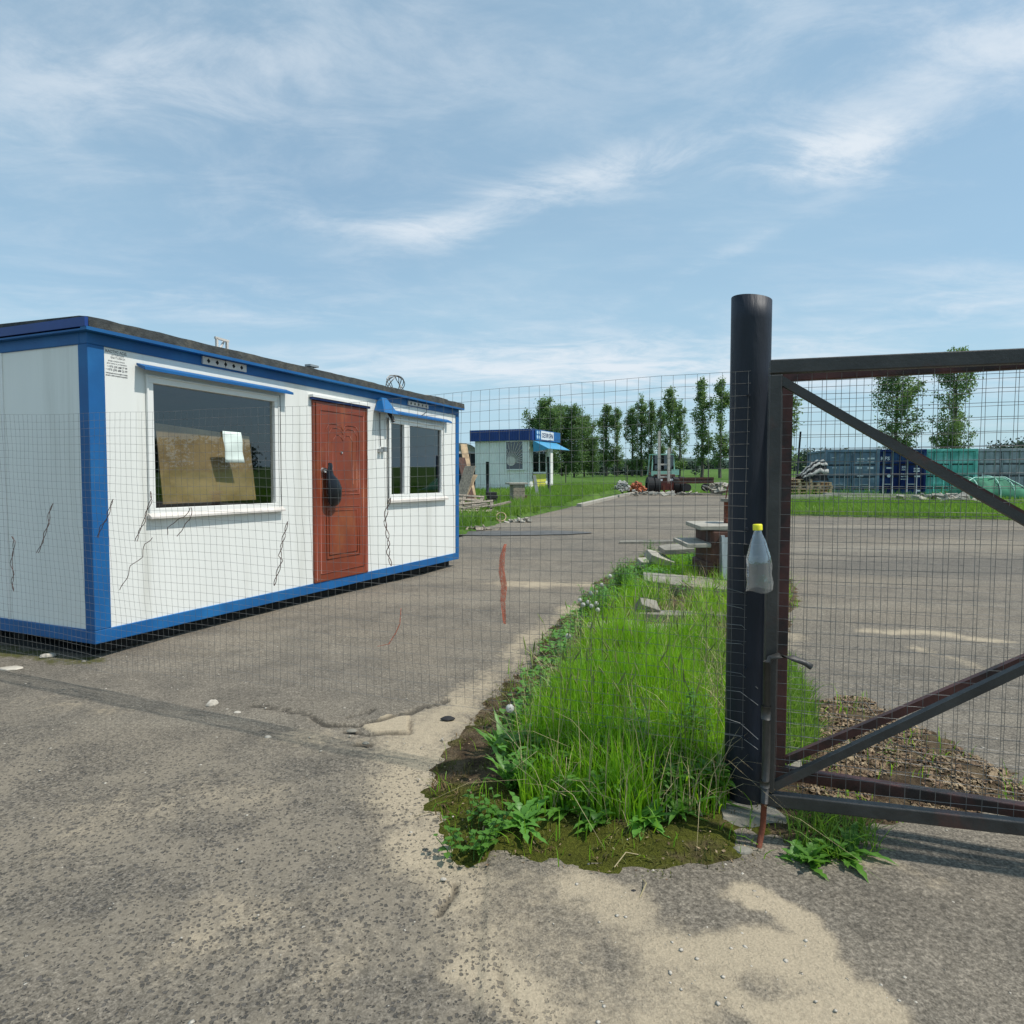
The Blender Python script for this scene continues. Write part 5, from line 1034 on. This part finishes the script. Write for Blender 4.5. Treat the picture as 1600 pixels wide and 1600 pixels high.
def stemmy(n,Hh,L,wd,seed):
    b=MB(); r=random.Random(seed)
    for k in range(n):
        a=r.uniform(0,6.28); x,y=r.gauss(0,.05),r.gauss(0,.05); h_=Hh*r.uniform(.5,1.1); tx,ty=x+r.gauss(0,.05),y+r.gauss(0,.05)
        b.tube([(x,y,0),((x+tx)/2,(y+ty)/2,h_*.5),(tx,ty,h_)],.002,3,cap=False)
        m_=int(h_/.022)
        for j in range(m_):
            t=(j+1)/m_; leaf(b,(x+(tx-x)*t,y+(ty-y)*t,h_*t),a+j*2.4,L*(1.15-.6*t)*r.uniform(.7,1.2),wd*(1.1-.4*t),.5,.35,.12,5)
    return b
def put(b,name,mt,x,y,lab,cat,group=None,sc_=1.,z=None):
    o=b.build(name,M[mt],smooth=True); o.location=(x,y,vz(x,y) if z is None else z); o.scale=(sc_,)*3; return tag(o,lab,cat,group)
def wpos(px,py): g=G(px,py,.03); return g.x,g.y
RO=[(800,1235,14,.26,.055,1.0,.25,.22,'weed2','large pale broad-leaved rosette below the single front dandelion clock'),(820,1290,12,.20,.05,.7,.4,.2,'weed2','broad-leaved rosette at the front left of the grass edge'),
    (850,1225,12,.24,.07,.9,.35,.10,'weed','dark broad-leaved dock plant beside the pale rosette'),(885,1270,12,.20,.05,.8,.4,.15,'weed','leafy weed low in front of the tall grass, left of its middle'),
    (925,1290,10,.16,.05,.7,.5,.1,'weed','small leafy weed at the foot of the grass, near its middle'),(1010,1290,12,.17,.06,.8,.4,.0,'weed2','rounded leafy weed at the front edge of the grass toward the post'),
    (1060,1275,12,.22,.045,.7,.5,.1,'weed','leafy weed in shade just left of the foot of the big post'),(1100,1250,14,.24,.03,.8,.5,.0,'weed','narrow-leaved weed brushing the foot of the big post'),
    (785,1180,10,.24,.045,1.2,.2,.15,'weed2','upright leaves around the stem of the front dandelion clock'),(960,1265,14,.24,.02,1.0,.4,0,'weed','arching narrow-leaved tuft at the front middle of the tall grass'),
    (1268,1335,10,.17,.05,.9,.4,.25,'weed','toothed dandelion leaves growing under the gate beside the drop bolt'),(1300,1330,12,.17,.04,.8,.5,.25,'weed','second toothed leaf tuft under the gate, right of the first'),
    (1322,1325,9,.20,.05,1.0,.4,.2,'weed','taller toothed leaves under the gate rail, rightmost of the tufts'),(1245,1330,5,.13,.06,.7,.4,.1,'weed2','single pale leaf cluster under the gate nearest to the drop bolt'),(845,1150,12,.25,.06,1.1,.3,.1,'weed','broad dark leaves on the left flank of the tall grass'),(900,1140,12,.25,.06,1.1,.3,.05,'weed','dark leafy patch inside the left part of the tall grass'),
    (1040,1180,14,.26,.05,1.2,.3,.0,'weed','dark leafy patch in the grass close left of the big post')]
for k,(px,py,n,L,wd,ri,dr_,se,mt,lab) in enumerate(RO): x,y=wpos(px,py); put(rosette(n*2,L*.8,wd*.62,ri,dr_,se+.1,k+40),'broad_leaf_weed',mt,x,y,lab,'weed','broad-leaved weeds on the verge')
ST=[(735,1325,17,.12,.045,.028,'weed','low bushy green weed at the front left corner of the verge'),(760,1290,14,.11,.045,.028,'weed','small bushy weed behind the front left corner one'),(985,1215,20,.28,.06,.028,'weed','leafy stems in the shade at the front middle of the grass'),(1080,1200,22,.33,.06,.026,'weed','tall leafy stems in the shade left of the big post'),
    (930,975,26,.34,.07,.03,'weed','leafy stems beside the dandelion clocks'),(975,925,26,.38,.07,.035,'weed','leafy bush on the verge left of the broken slabs'),(1090,900,24,.42,.08,.04,'weed','leafy bush between the broken slabs and the rusty box'),(1020,880,18,.40,.07,.03,'weed','leafy tall stem behind the broken slabs'),(865,1120,20,.26,.06,.03,'weed','leafy stems at the left flank of the tall grass')]
for k,(px,py,n,Hh,L,wd,mt,lab) in enumerate(ST): x,y=wpos(px,py); put(stemmy(n,Hh,L,wd,k+70),'leafy_weed',mt,x,y,lab,'weed','leafy weeds on the verge')
def dandelion(px,py,Y,lab,group=None,r=.019):
    g=D(px,py,Y); z0=vz(g.x,g.y); e=empty('dandelion_clock',(g.x,g.y,z0),0,lab,'dandelion',group); h_=g.z-z0
    b=MB(); b.tube([(.03,.01,-.01),(.02,.0,h_*.5),(0,0,h_-.004)],.0022,5); b.build('stem',M['weed2'],e)
    n=260; v=rng.normal(0,1,(n,3)); v/=np.linalg.norm(v,axis=1)[:,None]; t=np.cross(v,rng.normal(0,1,(n,3))); t/=np.linalg.norm(t,axis=1)[:,None]; u=np.cross(v,t); c=v*r+np.array([0,0,h_])
    V=np.stack([c-t*.0042,c-u*.0042,c+t*.0042,c+u*.0042],1).reshape(-1,3); o=npmesh('seed_head',V,np.arange(4*n).reshape(n,4),M['fluff']); o.parent=e
dandelion(797,1107,2.9,'single large dandelion clock at the front left of the verge'); dandelion(888,994,4.3,'single dandelion clock on the left edge of the verge, midway back')
for k,(px,py,Y) in enumerate(((906,938,5.6),(911,945,5.5),(919,941,5.6),(924,947,5.5),(932,943,5.6),(934,953,5.4),(923,927,5.9),(931,925,6.0),(940,914,6.2),(953,900,6.5))): dandelion(px,py,Y,'white dandelion clock in the cluster on the left edge of the verge',"cluster of dandelion clocks")
dandelion(984,1028,4.0,'small dandelion clock among the tall grass blades',r=.012)
# slabs
def slab(px,py,z,sx_,sy_,sz_,rz,tx,ty,mt,lab,name='concrete_slab'):
    g=G(px,py,z); b=MB(); r=random.Random(px); n=7; top=[];bot=[]
    for k in range(n): a=2*PI*k/n; rr=r.uniform(.8,1.1); q=(sx_*.6*rr*max(-.8,min(.8,math.cos(a)*1.3)),sy_*.6*rr*max(-.8,min(.8,math.sin(a)*1.3))); top.append((*q,sz_/2)); bot.append((q[0]*1.02,q[1]*1.02,-sz_/2))
    b.add(top+bot,[tuple(range(n)),tuple(range(2*n-1,n-1,-1))]+[(k,k+n,(k+1)%n+n,(k+1)%n) for k in range(n)])
    o=b.build(name,M[mt],bevel=.008); o.location=(g.x,g.y,z); o.rotation_euler=(tx,ty,rz); return tag(o,lab,'slab')
slab(1025,880,.06,.6,.4,.10,.2,.1,.05,'conc_l','pale broken slab among weeds left of the rusty box, lowest one')
slab(1028,872,.19,.42,.3,.10,.5,.35,.3,'conc_l','pointed broken slab tilted up on the slab heap left of the rusty box')
slab(1058,858,.30,.5,.4,.07,.1,.1,-.05,'conc','flat slab lying highest at the back of the heap left of the rusty box')
slab(1075,915,.09,1.1,.5,.13,-.05,.12,.1,'conc','long mossy slab half buried in grass below the rusty box')
slab(1085,965,.05,1.1,.2,.09,-.02,.0,.03,'conc','narrow concrete kerb piece lying in the grass beside the big post')
slab(1050,985,.05,.7,.2,.07,.05,.1,.0,'conc','short kerb piece sunk in the tall grass left of the big post')
slab(958,985,.10,.5,.22,.10,.1,.1,.0,'conc','mossy slab end at the left side of the tall grass')
slab(1008,955,.10,.20,.16,.2,.3,.5,.3,'conc','upright pale lump of stone in the grass below the slab heap','broken_stone')
slab(1195,958,YZ+.03,.85,.55,.08,.35,.0,.0,'conc_l','broken slab corner showing right of the gate stile on the asphalt')
slab(1205,985,YZ+.02,.7,.3,.07,-.1,.0,.0,'conc','smaller slab end right of the gate stile nearer to the gate')
slab(1010,848,YZ+.01,1.3,.25,.08,.02,0,0,'conc','long low pale kerb at the back end of the verge')
p0=G(1222,1085,.0);p1=G(1232,1235,.0); m_=MB(); m_.bar((0,0,0),p1-p0,.12,.12); o=m_.build('kerb',M['conc'],bevel=.012); o.location=p0+Vector((0,0,.02)); tag(o,'grey concrete kerb piece seen through the gate just right of the stiles','kerb')
# rusty box with leaning sheet
g=D(1120,935,8.0); bx=empty('rusty_box',(g.x+.13,8.05,-.09),.06,label='tall rusty steel box with slabs on top partly hidden by the big post',cat='box')
b=MB(); b.box(-.30,.42,-.3,.3,0,.80); b.box(-.34,.42,-.3,.3,.0,.42); b.build('body',M['rustbox'],bx,bevel=.03)
b=MB(); b.box(-.20,-.16,-.34,-.3,.0,.74); b.build('edge_strip',M['sheet'],bx)
b=MB(); b.bar((-.03,-.40,.08),(-.03,-.34,.72),.34,.02,up=(0,-1,0)); o=b.build('sheet_metal_panel',M['sheet']); o.matrix_world=Matrix.Translation(bx.location)@Matrix.Rotation(.06,4,'Z'); tag(o,'grey sheet metal panel leaning on the rusty box left of the big post','panel')
for (dx,z,w_,lab) in ((.06,.83,1.0,'upper flat white slab on the rusty box, jutting left'),(-.42,.62,.34,'lower flat white slab jutting out left of the rusty box')):
    b=MB(); b.box(-w_/2,w_/2,-.3,.25,-.02,.03); o=b.build('flat_slab',M['conc_l'],bevel=.008); o.location=(bx.location.x+dx,8.05,-.09+z); o.rotation_euler=(.03,0,.05); tag(o,lab,'slab')
st=empty('pipe_stub',(bx.location.x+.03,8.05,.77),label='short brown pipe with a flat cap standing on the slab beside the big post',cat='pipe')
b=MB(); b.tube([(0,0,0),(0,0,.26)],.07,14); b.build('pipe',M['rust'],st,smooth=True); b=MB(); b.tube([(0,0,.262),(0,0,.30)],.11,14); b.build('cap',M['conc'],st); b=MB(); b.tube([(-.05,0,.3),(-.03,0,.44),(.0,0,.52)],.008,5); b.build('bent_wire',M['rust'],st)
# loose stones on the asphalt
def rock(px,py,s,fl,lab,mt='stone',seed=0,rz=0.):
    g=G(px,py,0); b=MB(); r=random.Random(seed+px); n=8; rings=[]
    for j,(rr,z) in enumerate(((.75,0),(1,.3),(.85,.7),(.45,1.))):
        for k in range(n): a=2*PI*k/n; q=rr*(1+.25*mn.noise((math.cos(a)*1.5,math.sin(a)*1.5,px*.1+j*.3))); rings.append((s*q*math.cos(a),s*.6*q*math.sin(a),s*fl*z*(1+.3*r.random())))
    b.add(rings,[(j*n+k,j*n+(k+1)%n,(j+1)*n+(k+1)%n,(j+1)*n+k) for j in range(3) for k in range(n)]+[tuple(range(3*n,4*n)),tuple(range(n))[::-1]])
    o=b.build('loose_stone',M[mt],bevel=.002); o.location=(g.x,g.y,-.006+float(yz(np.array([[g.x,g.y]]))[0])); o.rotation_euler=(0,0,rz); return tag(o,lab,'stone','loose stones on the asphalt')
rock(75,1026,.065,.45,'pale rough rock lying before the near corner of the cabin',seed=3,rz=.4)
rock(18,1044,.09,.15,'flat pale stone chip at the foot of the left edge fence post',seed=5)
rock(332,1102,.040,.8,'pointed pale stone on the asphalt below the big window',seed=9,rz=.8); rock(371,1113,.026,.4,'small flat stone right of the pointed one',seed=2); rock(355,1108,.015,.5,'tiny stone between the pointed and the flat one',seed=2)
rock(131,1033,.020,.5,'small dark stone close under the near corner of the cabin','conc',4)
rock(419,1152,.020,.7,'white stone on the asphalt left of the cracked patch',seed=6); rock(550,1142,.035,.35,'broken asphalt lump at the left end of the cracked patch','conc',7); rock(572,1161,.022,.5,'small broken lump below the cracked patch','conc',8)
rock(693,1373,.012,.7,'white pebble at the front left tip of the verge',seed=11); rock(990,1392,.014,.6,'dark crumb of soil on the sand in front of the moss','rubber',12); rock(1233,1425,.010,.6,'small pebble on the sandy patch in front of the gate',seed=13)
rock(1367,1550,.012,.3,'ring marked pebble on the sand near the bottom right',seed=14); rock(700,1123,.045,.35,'dark mossy clod at the left edge of the verge','rubber',15)
rock(1160,1330,.045,.4,'grey stone beside the moss at the foot of the drop bolt','conc',seed=17)
# twigs
for k,(pts,lab) in enumerate((([(1330,1098),(1352,1105),(1368,1122)],'thin dark curved twig on the leaf litter behind the gate'),([(1385,1160),(1430,1185),(1475,1210)],'long straight dark twig lying across the leaf litter'),([(960,1345),(978,1330),(1000,1326)],'pale bent straw on the moss at the front'),([(1000,1385),(1010,1372),(1005,1358)],'short pale straw at the front rim of the moss'))):
    b=MB(); P_=[G(*q,.04) for q in pts]; b0=P_[0].copy(); b.tube([p-b0+Vector((0,0,.02 if i==1 else 0)) for i,p in enumerate(P_)],.003 if k<2 else .002,5); o=b.build('twig',M['bark' if k<2 else 'dry']); o.location=(b0.x,b0.y,vz(b0.x,b0.y)+.012); tag(o,lab,'twig')
# puddle remains on the yard
b=MB(); c=G(795,834,YZ); n=40
b.add([(2.0*math.cos(a)*(1+.15*mn.noise((math.cos(a)*2,math.sin(a)*2,1))),.55*math.sin(a)*(1+.35*mn.noise((math.cos(a)*3,math.sin(a)*3,7))),0) for a in np.linspace(0,2*PI,n,endpoint=False)],[tuple(range(n))])
o=b.build('puddle',mat('wet_dark_asphalt',(.095,.085,.073),.55,0,.3,3)); o.location=(c.x,c.y,YZ+.018); tag(o,kind='structure')
